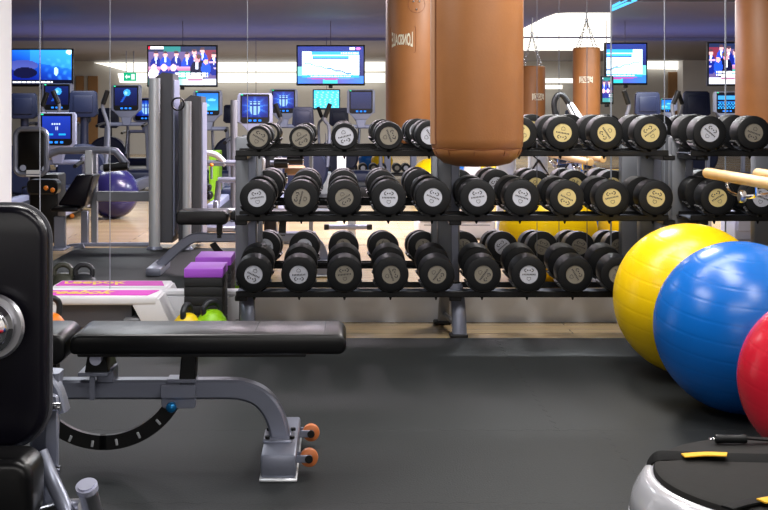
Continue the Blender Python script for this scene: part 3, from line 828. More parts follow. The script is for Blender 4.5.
# ------------------------------------------------------------------ round balance platform
def platform():
    D = 3.10; cx = 1.19; Rr = .418; zt = .20
    t = thing('balance_platform', 'round silver platform with charcoal deck and straps at lower right corner', 'fitness platform', (cx, D, 0))
    pr = [(Rr - .06, 0.006), (Rr + .0, .006), (Rr + .012, .02), (Rr + .012, .035), (Rr + .004, .04), (Rr + .012, .048), (Rr + .01, .075), (Rr + .003, .08), (Rr + .008, .088), (Rr + .0, .125), (Rr - .015, .155), (Rr - .026, .172), (Rr - .045, .184), (Rr - .058, .18), (Rr - .064, .16)]
    obj('base_ring', MB().lathe((cx, D, 0), pr, 'Z', 80), M['trim_silver'], t, 50)
    pd = [(0, zt), (Rr - .070, zt), (Rr - .058, zt - .005), (Rr - .054, zt - .014), (Rr - .058, .165), (0, .165)]
    obj('deck', MB().lathe((cx, D, 0), pd, 'Z', 72), M['deck'], t, 40)
    def strap(name, pts, w, m, par, th=.006):
        return obj(name, MB().tube(pts, .01, 8, 4, rect=(w, th)), m, par)
    # cross strap over the deck, dropping over the rim at the left
    zs = zt + .005
    pl = []
    for (px, py, z) in ((648, 470, .165), (651, 461, .19), (660, 456, zs + .003), (683, 456.5, zs), (720, 458, zs), (765, 459, zs), (800, 459, zs)):
        d = (H - z) * F / (py - VY); pl.append((X(px, d), d, z))
    s1 = strap('strap', pl, .035, M['strap'], t)
    py_ = []
    for (px, py, z) in ((683, 455.5, zs + .006), (705, 454, zs + .010), (727, 454.5, zs + .014)):
        d = (H - z) * F / (py - VY); py_.append((X(px, d), d, z))
    strap('strap_tab', py_, .032, M['strap_yellow'], s1, .004)
    pl = []
    for (px, py, z) in ((727, 508, zs + .002), (745, 503, zs + .004), (768, 499, zs), (800, 494, zs)):
        d = (H - z) * F / (py - VY); pl.append((X(px, d), d, z))
    s2 = strap('strap', pl, .035, M['strap'], t)
    py_ = []
    for (px, py, z) in ((761, 501, zs + .008), (790, 496, zs + .01)):
        d = (H - z) * F / (py - VY); py_.append((X(px, d), d, z))
    strap('strap_tab', py_, .033, M['strap_yellow'], s2, .004)
    # grip handle lying at the far side
    zh = zt + .014
    a = (H - zh) * F / (439 - VY)
    p0, p1 = Vector((X(715, a), a, zh)), Vector((X(745, a), a, zh + .003))
    h = obj('grip_handle', MB().lathe(p0, [(0, 0), (.011, .001), (.013, .006), (.0115, .02), (.0115, .07), (.013, .082), (.011, .088), (0, .09)], 'X', 20), M['rubber'], t)
    obj('ring', MB().torus(p0 + Vector((-.008, 0, 0)), .008, .0025), M['chrome'], h)
    obj('band', MB().tube([p1 + Vector((0.0, 0, 0)), p1 + Vector((.06, .005, -.006)), p1 + Vector((.14, .0, -.01))], .008, 8, 3, rect=(.022, .006)), M['strap'], t)
    return t
platform()

# ------------------------------------------------------------------ step benches, blocks, kettlebells
def step():
    zt = .175; d0, d1 = 6.20, 6.445
    t = thing('aerobic_step', 'white aerobic step with pink grip top and yellow lettering by the mirror', 'aerobic step', (X(80, d0), 6.3, 0))
    xl, xr = X(34, d0), X(157, d0)
    obj('platform', MB().box((xl, d0, zt - .045), (xr, d1, zt), .014, 3), M['step_white'], t)
    # sloped end leg
    for sgn, xe in ((1, xr), (-1, xl)):
        poly = [(xe - sgn * .13, zt - .045), (xe - sgn * .06, 0.0), (xe + sgn * .085, 0.0), (xe + sgn * .01, zt - .012), (xe - sgn * .03, zt - .004)]
        obj('leg', MB().prism(poly, 'Y', d0 + .004, d1 - .004, .01, 2), M['step_white'], t)
    obj('recess', MB().box((xl + .12, d0 + .05, .008), (xr - .14, d1 - .05, zt - .04)), M['grey_dark'], t, 0)
    obj('riser_block', MB().box((X(123, d0), d0 + .01, 0.0), (X(140, d0), d1 - .03, .062), .006, 1), M['steel'], t)
    g0, g1 = d0 + .045, d1 - .035
    gp = obj('grip_top', MB().prism([(xl + .02, g0), (xr - .055, g0), (xr - .02, g1), (xl + .02, g1)], 'Z', zt - .002, zt + .003), M['pink'], t, 0)
    bm = text_mesh('reebok', .19, .25)
    for v in bm.verts: v.co = (X(78, 6.3) + v.co.x * .72 * .85, (g0 + g1) / 2 + v.co.y * .85, zt + .004)
    mb = MB(); mb.bm.free(); mb.bm = bm
    obj('lettering', mb, M['step_text'], gp, 0)
    return t
st = step()
stm = mirrored(st, 'mirror image of the white and pink aerobic step, just behind it', None, 6.50)

def block_stack():
    d0, d1 = 6.12, 6.40; h = .047; zt = .33
    first = None; out = []
    for i in range(7):
        z1 = zt - i * h
        nm = 'purple foam block on top of the black block stack' if i == 0 else '%s black foam block down in the stack under the purple one' % ORD[i - 1]
        mb = MB().box((X(184, d0), d0, z1 - h + .0015), (X(222.5, d0), d1, z1), .004, 2)
        o = obj('foam_block', mb, M['purple' if i == 0 else 'foam'], None)
        org = Vector((X(203, d0), (d0 + d1) / 2, max(0, z1 - h)))
        for v in o.data.vertices: v.co -= org
        o.location = org
        o['label'] = nm; o['category'] = 'foam block'; o['group'] = 'foam blocks in the stack'
        out.append((o, nm))
    for o, nm in out: mirrored(o, 'mirror image of the ' + nm, 'foam blocks in the reflected stack', 6.50)
block_stack()

def kettlebell(px, D, r, hz, m, hm, label, rot=0):
    cx = X(px, D)
    t = thing('kettlebell', label, 'kettlebell', (cx, D, 0), 'kettlebells')
    pr = [(0, 0), (r * .7, 0), (r * .8, .004), (r * .98, r * .55), (r, r * .9), (r * .9, r * 1.3), (r * .66, r * 1.6), (r * .5, r * 1.75), (r * .3, r * 1.82), (0, r * 1.84)]
    obj('body', MB().lathe((cx, D, 0), pr, 'Z', 32), m, t, 60)
    ca, sa = math.cos(rot), math.sin(rot)
    w = r * .72
    pts = [(cx + q * ca, D + q * sa, z) for q, z in ((-w * .72, r * 1.4), (-w * .85, r * 1.4 + (hz - r * 1.4) * .5), (-w * .75, hz - .022), (-w * .4, hz - .004), (0, hz), (w * .4, hz - .004), (w * .75, hz - .022), (w * .85, r * 1.4 + (hz - r * 1.4) * .5), (w * .72, r * 1.4))]
    obj('handle', MB().tube(pts, .0155, 12, 3), hm, t)
    return t
KB = [kettlebell(187, 5.98, .070, .168, M['kb_yellow'], M['iron'], 'yellow kettlebell with dark handle in front of the block stack', R(70)),
      kettlebell(212, 6.0, .078, .182, M['kb_green'], M['iron'], 'lime green kettlebell with dark handle in front of the block stack', R(35)),
      kettlebell(50, 5.9, .078, .215, M['kb_orange'], M['iron'], 'orange kettlebell beside the black backrest, in front of the step', R(30))]
for (px, D, m, l) in ((63, 7.25, 'kb_dark', 'olive kettlebell behind the steps, left of the other dark one'), (84, 7.25, 'iron', 'dark iron kettlebell behind the steps, right of the olive one')):
    kettlebell(px, D, .085, .205, M[m], M[m], l)
k2 = kettlebell(236, 7.1, .07, .24, M['kb_green'], M['iron'], 'lime kettlebell reflection beside the rack upright', 0)

# ------------------------------------------------------------------ wooden barre rails on the right wall
def barre():
    t = thing('wooden_barre', 'pale wooden double barre rail on silver brackets above the yellow ball', 'barre', (1.7, 5.0, .85))
    for (x, z, d) in ((1.63, .862, 5.3), (1.765, .872, 5.05)):
        obj('rail', MB().lathe((x, d - 1.6, z), [(0, 0), (.022, .001), (.0235, .006), (.0235, 1.592), (.021, 1.6), (0, 1.602)], 'Y', 24), M['wood'], t)
    for d in (4.86, 3.95):
        obj('bracket', MB().tube([(1.63, d + .18, .84), (1.635, d + .15, .80), (1.64, d, .79), (1.635, d - .15, .80), (1.63, d - .18, .84)], .0065, 8, 5), M['chrome'], t)
        obj('bracket', MB().tube([(1.64, d, .79), (1.75, d, .80), (1.945, d, .80)], .007, 8), M['chrome'], t)
        obj('flange', MB().lathe((1.624, d, .79), [(0, 0), (.022, 0), (.026, .006), (.026, .018), (.022, .024), (0, .024)], 'X', 20), M['satin'], t)
        obj('flange', MB().cyl((1.935, d, .80), (1.95, d, .80), .03), M['satin'], t)
    return t
br = barre()
brm = mirrored(br, 'mirror image of the wooden double barre under the top rack tier')
brm.location.z -= .06

# ------------------------------------------------------------------ screens
def sm(a, b, x):
    t = max(0, min(1, (x - a) / (b - a))); return t * t * (3 - 2 * t)
def mixc(a, b, t): return tuple(p + (q - p) * t for p, q in zip(a, b))
def ell(u, v, cx, cy, rx, ry): return ((u - cx) / rx) ** 2 + ((v - cy) / ry) ** 2 < 1
def pic_parliament(u, v, flip=False):
    if flip: u = 1 - u
    c = (88, 74, 120)
    if v > .86: c = (30, 110, 110) if .22 < u < .48 else (28, 38, 70)
    if v > .93 and u < .22: c = (235, 235, 245)
    if v > .94 and u < .03: c = (230, 20, 60)
    if .3 < v < .9 and u > .84: c = (110, 40, 60)
    # back rows of suited people
    for i, (cx, cy) in enumerate(((.11, .62), (.25, .62), (.41, .63), (.57, .6), (.68, .68), (.8, .72), (.97, .6))):
        if ell(u, v, cx, cy - .12, .085, .24): c = (28, 62, 190) if i % 2 else (16, 30, 120)
        if cy - .1 < v < cy + .1 and abs(u - cx) < .02 * (v - cy + .1) / .2: c = (200, 214, 250)
        if ell(u, v, cx, cy + .17, .033, .075): c = (222, 160, 160)
        if ell(u, v, cx, cy + .225, .033, .035): c = (70, 50, 60)
        if ell(u, v, cx + .02, cy - .16, .03, .025): c = (170, 150, 190)
    if .37 < v < .47 and u < .62: c = mixc((150, 90, 130), (190, 140, 170), (v - .37) / .1)
    if .56 < v < .62 and u > .76: c = (190, 150, 180)
    if .1 < v < .36: c = (20, 150, 130) if .42 < u < .62 else c
    # front figures
    if ell(u, v, .74, .36, .12, .3): c = (14, 14, 44)
    if ell(u, v, .72, .68, .045, .1): c = (225, 140, 150)
    if ell(u, v, .745, .73, .04, .06): c = (80, 56, 56)
    if abs(u - .715) < .018 and .4 < v < .58: c = (220, 226, 250)
    if ell(u, v, .85, .42, .07, .22): c = (26, 70, 190)
    if ell(u, v, .85, .6, .035, .07): c = (222, 160, 150)
    for cx in (.08, .23, .37):
        if ell(u, v, cx, .28, .08, .16): c = (235, 220, 240) if cx < .2 else (30, 40, 120)
        if ell(u, v, cx, .45, .045, .09): c = (236, 190, 200)
    if v < .16: c = mixc((60, 130, 130), (215, 220, 240), sm(.35, .6, u))
    if ell(u, v, .68, .17, .12, .1): c = (226, 200, 214)
    if .58 < u < .8 and .11 < v < .16: c = (150, 100, 130)
    if (.27 < v < .31 or .215 < v < .25) and .4 < u < .88 and (int(u * 90) % 7) != 0: c = (242, 244, 255)
    return c
def pic_chart(u, v, flip=False):
    if flip: u = 1 - u
    c = mixc((8, 14, 70), (16, 40, 120), v)
    if v < .2: c = mixc((90, 70, 140), (40, 110, 210), abs(u - .5) * 2)
    if v < .12 and .38 < u < .6: c = (40, 170, 180)
    if ell(u, v, .5, .16, .36, .06): c = (150, 70, 140) if u < .62 else (90, 120, 190)
    if u < .08 and .2 < v < .45: c = (100, 190, 190)
    if .06 < u < .94 and .2 < v < .86: c = (222, 246, 255)
    if .21 < u < .94 and .78 < v < .87: c = (40, 150, 238)
    if .66 < u < .92 and .80 < v < .84 and int(u * 80) % 3: c = (215, 235, 255)
    if .23 < u < .78 and .70 < v < .76: c = (70, 200, 240)
    if .23 < u < .78 and .66 < v < .695: c = (20, 100, 210)
    if .06 < u < .94 and .16 < v < .22: c = (30, 150, 230)
    if .18 < u < .8 and .18 < v < .2 and int(u * 110) % 5: c = (235, 245, 255)
    y = .56 - .32 * (u - .1) / .72 + .012 * math.sin(u * 40)
    if .1 < u < .82 and abs(v - y) < .014: c = (50, 140, 190)
    if .45 < u < .82 and abs(v - y - .02) < .01: c = (90, 90, 170)
    if .87 < u < .9 and any(abs(v - q) < .012 for q in (.34, .41, .48, .55, .62, .74)): c = (130, 180, 220)
    if .1 < u < .84 and abs(v - .235) < .01 and int(u * 40) % 3 == 0: c = (120, 170, 220)
    if ell(u, v, .92, .94, .035, .035): c = (230, 110, 210)
    if .79 < u < .87 and .91 < v < .97 and int(u * 120) % 3: c = (240, 245, 255)
    return c
def pic_sea(u, v):
    c = mixc((6, 20, 110), (30, 130, 240), sm(.1, 1.0, v * .6 + u * .4))
    s = math.sin(u * 38 + v * 3 + 2 * math.sin(v * 7)) * math.sin(v * 19 + u * 5)
    if u > .45 and v < .75: c = mixc(c, (90, 190, 255), max(0, s) * .35 * sm(.45, .7, u))
    if v > .45 + .3 * (1 - u) and u > .3: c = mixc(c, (60, 160, 250), .4)
    if ell(u, v, .18, .55, .26, .16): c = mixc((80, 90, 160), (40, 50, 120), v)
    if ell(u, v, .22, .34, .2, .16): c = (10, 12, 44)
    if ell(u, v, .74, .38, .035, .12): c = (160, 225, 255)
    if ell(u, v, .97, .95, .06, .08): c = (200, 245, 255)
    if v < .13: c = (6, 8, 26)
    if .045 < v < .1 and u < .68 and (int(u * 75) % 6) != 0: c = (225, 230, 245)
    return c
def pic_flower(u, v):
    c = mixc((10, 16, 60), (18, 34, 100), v)
    if ell(u, v, .55, .72, .16, .2): c = (60, 170, 255)
    if ell(u, v, .5, .7, .07, .1): c = (150, 220, 255)
    if abs(u - .5 + (.6 - v) * .5) < .05 and .2 < v < .55: c = (26, 80, 190)
    return c
def pic_crest(u, v):
    r = math.hypot(u - .5, v - .5); a = math.atan2(v - .5, u - .5)
    c = mixc((40, 110, 250), (8, 20, 110), sm(0, .7, r))
    if math.sin(a * 9) > .55: c = mixc(c, (80, 170, 255), .6 * sm(.7, .1, r))
    sh = abs(u - .5) < .19 and .3 < v < .76 or (ell(u, v, .5, .32, .19, .2) and v < .35)
    if sh: c = (150, 200, 250)
    if sh and (abs(abs(u - .5) - .08) < .03 or abs(v - .58) < .035 or abs(v - .7) < .02): c = (20, 50, 150)
    return c
def pic_sky(u, v):
    c = mixc((60, 190, 245), (30, 120, 230), v)
    if ell(u, v, .3, .3, .3, .12) or ell(u, v, .7, .6, .2, .08): c = (120, 220, 255)
    return c
def pic_off(u, v): return mixc((14, 24, 66), (24, 40, 96), v)
def pic_text(u, v):
    c = mixc((18, 40, 140), (30, 60, 180), v)
    if .62 < v < .7 and .34 < u < .68 and int(u * 50) % 4: c = (200, 220, 255)
    if .38 < v < .55 and .44 < u < .56 and int(u * 60) % 3: c = (210, 225, 255)
    if .16 < v < .24 and (.2 < u < .4 or .58 < u < .82): c = (30, 170, 255)
    return c
def pic_bands(u, v):
    if v > .9: return (12, 20, 50)
    if v > .62: return (70, 170, 240)
    if v > .5: return (10, 20, 60)
    if v > .44: return (40, 130, 220)
    s = math.sin(u * 40) * math.sin(v * 30)
    return (60, 190, 255) if s > .1 else (10, 50, 130)
def pic_ice(u, v):
    s = math.sin(u * 31 + 3 * math.sin(v * 9)) * math.sin(v * 23)
    return mixc((60, 200, 255), (190, 245, 255), max(0, s) * .7)

def screen_mesh(x0, z0, x1, z1, y, fn, nx=56, ny=32):
    """grid of small lit cells showing a picture, at distance y facing the camera."""
    t = bmesh.new(); lay = t.loops.layers.float_color.new('Col')
    vs = [[t.verts.new((x0 + (x1 - x0) * i / nx, y, z0 + (z1 - z0) * j / ny)) for i in range(nx + 1)] for j in range(ny + 1)]
    for j in range(ny):
        for i in range(nx):
            f = t.faces.new((vs[j][i], vs[j][i + 1], vs[j + 1][i + 1], vs[j + 1][i]))
            c = lin(fn((i + .5) / nx, (j + .5) / ny))
            for l in f.loops: l[lay] = (*c, 1)
    mb = MB(); mb.bm.free(); mb.bm = t
    return mb

def tv(x0, y0, x1, y1, D, fn, label, name='television'):
    a, b = P(x0, y1, D), P(x1, y0, D)
    t = thing(name, label, 'television', ((a.x + b.x) / 2, D, a.z), 'wall televisions')
    obj('casing', MB().box((a.x - .022, D, a.z - .03), (b.x + .022, D + .07, b.z + .022), .008, 2), M['plastic_black'], t)
    s = obj('screen', screen_mesh(a.x, a.z, b.x, b.z, D - .003, fn, 76, 44), M['screen'], t, 0)
    cx = (a.x + b.x) / 2
    obj('sensor', MB().box((cx - .03, D + .005, a.z - .07), (cx + .03, D + .05, a.z - .03), .008, 2), M['plastic_black'], t)
    obj('mount', MB().cyl((cx, D + .06, b.z - .1), (cx, D + .06, 2.45), .005).box((cx - .1, D + .05, b.z - .3), (cx + .1, D + .08, b.z - .1)), M['ceiling'], t)
    return t
TVD = 17.6
tv(12, 50, 71.5, 84.5, TVD, pic_sea, 'television with blue underwater picture by the white column')
tv(148.5, 46.5, 216, 85, TVD, pic_parliament, 'television showing rows of seated people in suits, left of the rack')
tv(297.8, 46.5, 363.5, 83.5, TVD, pic_chart, 'television showing a falling line chart above the rack')
tv(606, 44, 646, 83, TVD, lambda u, v: pic_chart(.35 + u * .65, v, True), 'television showing a rising line chart right of the small punching bags')
tv(709, 43.5, 770, 84, TVD, lambda u, v: pic_parliament(u, v, True), 'television with people in suits beside the bag at the right edge')
tv(602.5, 77.5, 612, 102, TVD - .6, lambda u, v: pic_parliament(.2 + u * .3, v), 'narrow small television with a crowd picture beside the small punching bag')
tv(314, 90.5, 339, 108, 21.5, pic_ice, 'small farther television with pale icy blue picture under the chart one')
tv(243, 95.5, 268.5, 102, 21.5, lambda u, v: pic_parliament(u, v), 'small farther television with crowd picture above the left crest console')

# ------------------------------------------------------------------ cardio machines
def treadmill(px, py, wpx, D, fn, label, yaw=0.0, off=False):
    s = F / D; w = wpx / s; hgt = w * 1.08
    cx, cz = X(px, D), Z(py, D)
    t = thing('treadmill', label, 'treadmill', (cx, D, 0), 'treadmills with consoles')
    x0, x1, z0, z1 = -w / 2, w / 2, cz - hgt / 2, cz + hgt / 2
    def add(name, mb, m, par=t, sm_=38):
        bmesh.ops.transform(mb.bm, matrix=Matrix.Translation((cx, D, 0)), verts=mb.bm.verts)
        return obj(name, mb, m, par, sm_)
    sh = add('console', MB().prism([(x0 + .02, z1), (x1 - .02, z1), (x1, z1 - .03), (x1, z0 + .16 * hgt + .03), (x1 - .1 * w, z0 + .08), (x1 - .28 * w, z0), (x0 + .28 * w, z0), (x0 + .1 * w, z0 + .08), (x0, z0 + .16 * hgt + .03), (x0, z1 - .03)], 'Y', 0, .09, .012, 2), M['console'])
    add('bezel', MB().prism(rrect(x0 + .085 * w, z0 + .2 * hgt, x1 - .085 * w, z1 - .03 * hgt, (.09 * w, .09 * w, .03 * w, .03 * w), 4), 'Y', -.008, .004), M['plastic_black'], sh)
    add('screen', screen_mesh(x0 + .13 * w, z0 + .36 * hgt, x1 - .13 * w, z1 - .09 * hgt, -.0095, fn, 36, 26), M['screen_dim'], sh, 0)
    for kx in (-.14, 0, .14):
        add('key', MB().box((kx * w - .04 * w, -.012, z0 + .25 * hgt), (kx * w + .04 * w, -.008, z0 + .30 * hgt)), M['led_blue'], sh, 0)
    add('indicator', MB().box((x0 + .1 * w, -.012, z1 - .06 * hgt), (x0 + .16 * w, -.008, z1 - .03 * hgt)), M['led_green'], sh, 0)
    add('neck', MB().prism([(-.22 * w, z0 + .05), (.22 * w, z0 + .05), (.12 * w, z0 - .12), (-.12 * w, z0 - .12)], 'Y', .02, .1, .01, 1), M['console'])
    add('crossbar', MB().tube([(x0 * 1.35, .05, z0 - .1), (0, .07, z0 - .1), (x1 * 1.35, .05, z0 - .1)], .03, 10, 4), M['console'])
    for sg in (-1, 1):
        add('upright', MB().tube([(sg * w * .72, .1, .12), (sg * w * .7, .06, .6), (sg * w * .66, .05, z0 - .1)], .035, 10, 4, rect=(.07, .05)), M['silver'])
        add('handrail', MB().tube([(sg * w * .66, .05, z0 - .1), (sg * w * .72, -.15, z0 - .09), (sg * w * .74, -.5, z0 - .12)], .022, 10, 4), M['plastic_black'])
        add('side_rail', MB().box((sg * .33 - .05, -1.5, .06), (sg * .33 + .05, .1, .2), .015, 2), M['console'])
    add('motor_cover', MB().box((-.38, -.1, .05), (.38, .35, .28), .06, 3), M['console_dark'])
    add('belt', MB().box((-.28, -1.55, .0), (.28, .0, .15), .02, 2), M['plastic_black'])
    if yaw: t.rotation_euler.z = yaw
    return t
treadmill(57, 100, 31, 17.0, pic_flower, 'treadmill with dim flower picture console below the blue underwater television')
treadmill(56.5, 133, 38, 13.4, pic_text, 'nearer treadmill with bright blue text console beside the white column')
treadmill(126, 101, 30, 17.2, pic_flower, 'treadmill with flower picture console below the green exit sign')
treadmill(146, 112, 26, 21.6, pic_crest, 'treadmill console half hidden by the left grey tower')
treadmill(207.5, 106, 29, 17.0, pic_sky, 'treadmill with pale sky blue console above the shorter grey tower')
treadmill(255, 112, 35, 13.5, pic_crest, 'nearer treadmill with blue crest console over the left dumbbells')
treadmill(283.5, 104, 28, 17.0, pic_crest, 'treadmill with blue crest console right of the nearer crest one')
treadmill(361, 104.5, 28, 17.0, pic_off, 'treadmill with switched off dark console below the chart television')
treadmill(667, 107, 16, 16.2, pic_sky, 'treadmill with console turned sideways beyond the rack right end', R(-50))
treadmill(727, 105, 25, 16.6, pic_bands, 'treadmill with banded cyan console beside the bag at the right edge')

def trainer(px, py, wpx, D, label):
    """elliptical trainer seen from behind: dark console back on a stalk, two arm levers, round drive cover."""
    s = F / D; w = wpx / s; cx, cz = X(px, D), Z(py, D); h = w * .92
    t = thing('elliptical_trainer', label, 'elliptical trainer', (cx, D, 0), 'elliptical trainers')
    z0, z1 = cz - h / 2, cz + h / 2
    pl = [(cx - w * .5, z0 + .12 * h), (cx - w * .36, z0), (cx + w * .36, z0), (cx + w * .5, z0 + .12 * h), (cx + w * .46, z1 - .08 * h), (cx + w * .38, z1), (cx - w * .38, z1), (cx - w * .46, z1 - .08 * h)]
    cb = obj('console_back', MB().prism(pl, 'Y', D, D + .08, .014, 2), M['console_dark'], t)
    obj('raised_panel', MB().box((cx - w * .33, D - .015, z0 + .18 * h), (cx + w * .33, D + .01, z0 + .82 * h), .01, 2), M['console_dark'], cb)
    obj('mast', MB().tube([(cx, D + .05, .4), (cx, D + .08, z0 - .1), (cx, D + .05, z0 + .1)], .05, 12, 4), M['navy'], t)
    for sg in (-1, 1):
        obj('arm_lever', MB().tube([(cx + sg * .30, D - .1, .45), (cx + sg * .32, D - .05, .9), (cx + sg * .26, D - .12, cz - .02), (cx + sg * .33, D - .15, cz + .15)], .022, 10, 4), M['silver'], t)
        obj('grip', MB().tube([(cx + sg * .27, D - .13, cz - .0), (cx + sg * .33, D - .155, cz + .16)], .03, 10), M['plastic_black'], t)
        obj('pedal', MB().box((cx + sg * .18 - .07, D - .5, .2), (cx + sg * .18 + .07, D - .1, .24), .015, 2), M['plastic_black'], t)
    obj('drive_cover', MB().lathe((cx, D - .12, .42), [(0, 0), (.28, 0), (.31, .03), (.31, .22), (.28, .25), (0, .25)], 'Y', 28), M['console_dark'], t)
    obj('base', MB().box((cx - .32, D - .7, 0), (cx + .32, D + .3, .1), .03, 2), M['grey_dark'], t)
    return t
trainer(23, 106, 28, 14.6, 'elliptical trainer console back half hidden by the white column')
trainer(83, 104, 29, 14.6, 'elliptical trainer console back right of the flower treadmill at the left')
trainer(108, 118, 22, 18.9, 'elliptical trainer between the left grey machine and the exit sign')
trainer(233, 114, 20, 18.9, 'elliptical trainer console back left of the blue crest consoles')
trainer(303, 117, 22, 14.6, 'elliptical trainer console back right of the crest consoles')
trainer(339, 117, 20, 18.9, 'elliptical trainer console back left of the switched off console')
trainer(648, 104, 26, 14.6, 'elliptical trainer console back right of the rising chart television')
trainer(697, 104, 28, 18.9, 'elliptical trainer console back in front of the grey white wall')
trainer(574, 118, 18, 18.9, 'elliptical trainer half hidden behind the small punching bag')

# bike with a looped black handle beside the small bags
def loop_bike(px, D):
    t = thing('exercise_bike', 'exercise bike with looped black handle between the small punching bags', 'exercise bike', (X(px, D), D, 0))
    obj('handle_loop', MB().tube([P(556, 118, D), P(554, 104, D), P(557, 96, D), P(562, 95, D), P(567, 101, D), P(573, 112, D), P(580, 124, D)], .032, 10, 5), M['plastic_black'], t)
    obj('console_arm', MB().prism([(X(566, D), Z(104, D)), (X(572, D), Z(102, D)), (X(586, D), Z(122, D)), (X(576, D), Z(124, D))], 'Y', D - .03, D + .06, .01, 1), M['silver_light'], t)
    obj('mast', MB().tube([P(574, 118, D), (X(572, D), D, .6), (X(570, D), D, .1)], .05, 10, 3), M['silver'], t)
    obj('saddle', MB().sphere((X(572, D), D - .5, .85), .15, 16, 10, (1, 1, .35)), M['vinyl'], t)
    obj('seat_post', MB().cyl((X(572, D), D - .5, .1), (X(572, D), D - .5, .82), .03), M['silver'], t)
    obj('base', MB().box((X(570, D) - .3, D - .7, 0), (X(570, D) + .3, D + .3, .12), .03, 2), M['grey_dark'], t)
loop_bike(570, 13.0)

# exit sign
def exit_sign():
    D = 24.0
    a, b = P(123.5, 81, D), P(136, 72.5, D)
    t = thing('exit_sign', 'green lit exit sign with white arrow hanging from the ceiling', 'sign', ((a.x + b.x) / 2, D, a.z))
    p = obj('panel', MB().box((a.x, D, a.z), (b.x, D + .04, b.z), .005, 1), M['exit_green'], t)
    w = b.x - a.x; cz = (a.z + b.z) / 2; y = D - .004
    ar = MB()
    ar.prism([(a.x + .12 * w, cz), (a.x + .28 * w, cz + .05), (a.x + .28 * w, cz + .02), (a.x + .52 * w, cz + .02), (a.x + .52 * w, cz - .02), (a.x + .28 * w, cz - .02), (a.x + .28 * w, cz - .05)], 'Y', y, D + .001)
    obj('arrow', ar, M['exit_white'], p, 0)
    fg = MB().box((a.x + .62 * w, y, cz - .055), (a.x + .9 * w, D + .001, cz + .055))
    obj('doorway_symbol', fg, M['exit_white'], p, 0)
    obj('hanger', MB().cyl((a.x + .2 * w, D + .02, b.z), (a.x + .2 * w, D + .02, 2.32), .008).cyl((a.x + .8 * w, D + .02, b.z), (a.x + .8 * w, D + .02, 2.32), .008), M['silver'], t)
exit_sign()

# ------------------------------------------------------------------ weight machines beyond the mirror
def tower(x0, xc, x1, ytop, ybot, D, label, rc):
    t = thing('weight_stack_tower', label, 'weight machine', (X(xc, D), D, 0), 'grey weight stack towers')
    zt = Z(ytop, D)
    obj('column', MB().cyl((X(xc, D), D, .02), (X(xc, D), D, zt - .05), rc, seg=28), M['silver_light'], t)
    obj('shroud', MB().prism([(X(x0, D), zt - .10), (X(x0, D) + .02, zt - .06), (X(x0 + (x1 - x0) * .55, D), zt), (X(x1, D), zt - .01), (X(x1, D), .05), (X(x0, D), .05)], 'Y', D + .07, D + .45, .01, 1), M['grey_dark'], t)
    obj('side_panel', MB().box((X(x1, D) - .005, D + .1, .1), (X(x1, D) + .012, D + .42, zt - .06), .004, 1), M['console'], t)
    obj('foot', MB().lathe((X(xc, D), D, 0), [(0, 0), (rc * 1.45, 0), (rc * 1.45, .012), (rc * 1.1, .03), (0, .03)], 'Z', 24), M['silver'], t)
    return t
t1 = tower(148, 154.5, 171.5, 72, 250, 9.77, 'taller grey weight stack tower with silver column, left one', .047)
t2 = tower(177, 187, 200, 95, 250, 9.77, 'shorter grey weight stack tower with silver column, right one', .036)
obj('cable_ring', MB().torus(P(178, 104, 9.7), .05, .007, Matrix.Rotation(R(90), 4, 'X') @ Matrix.Rotation(R(0), 4, 'Y')), M['plastic_black'], t2)
obj('collar', MB().box(P(182, 243, 9.72), P(192, 239, 9.65), .004, 1), M['plastic_black'], t2)

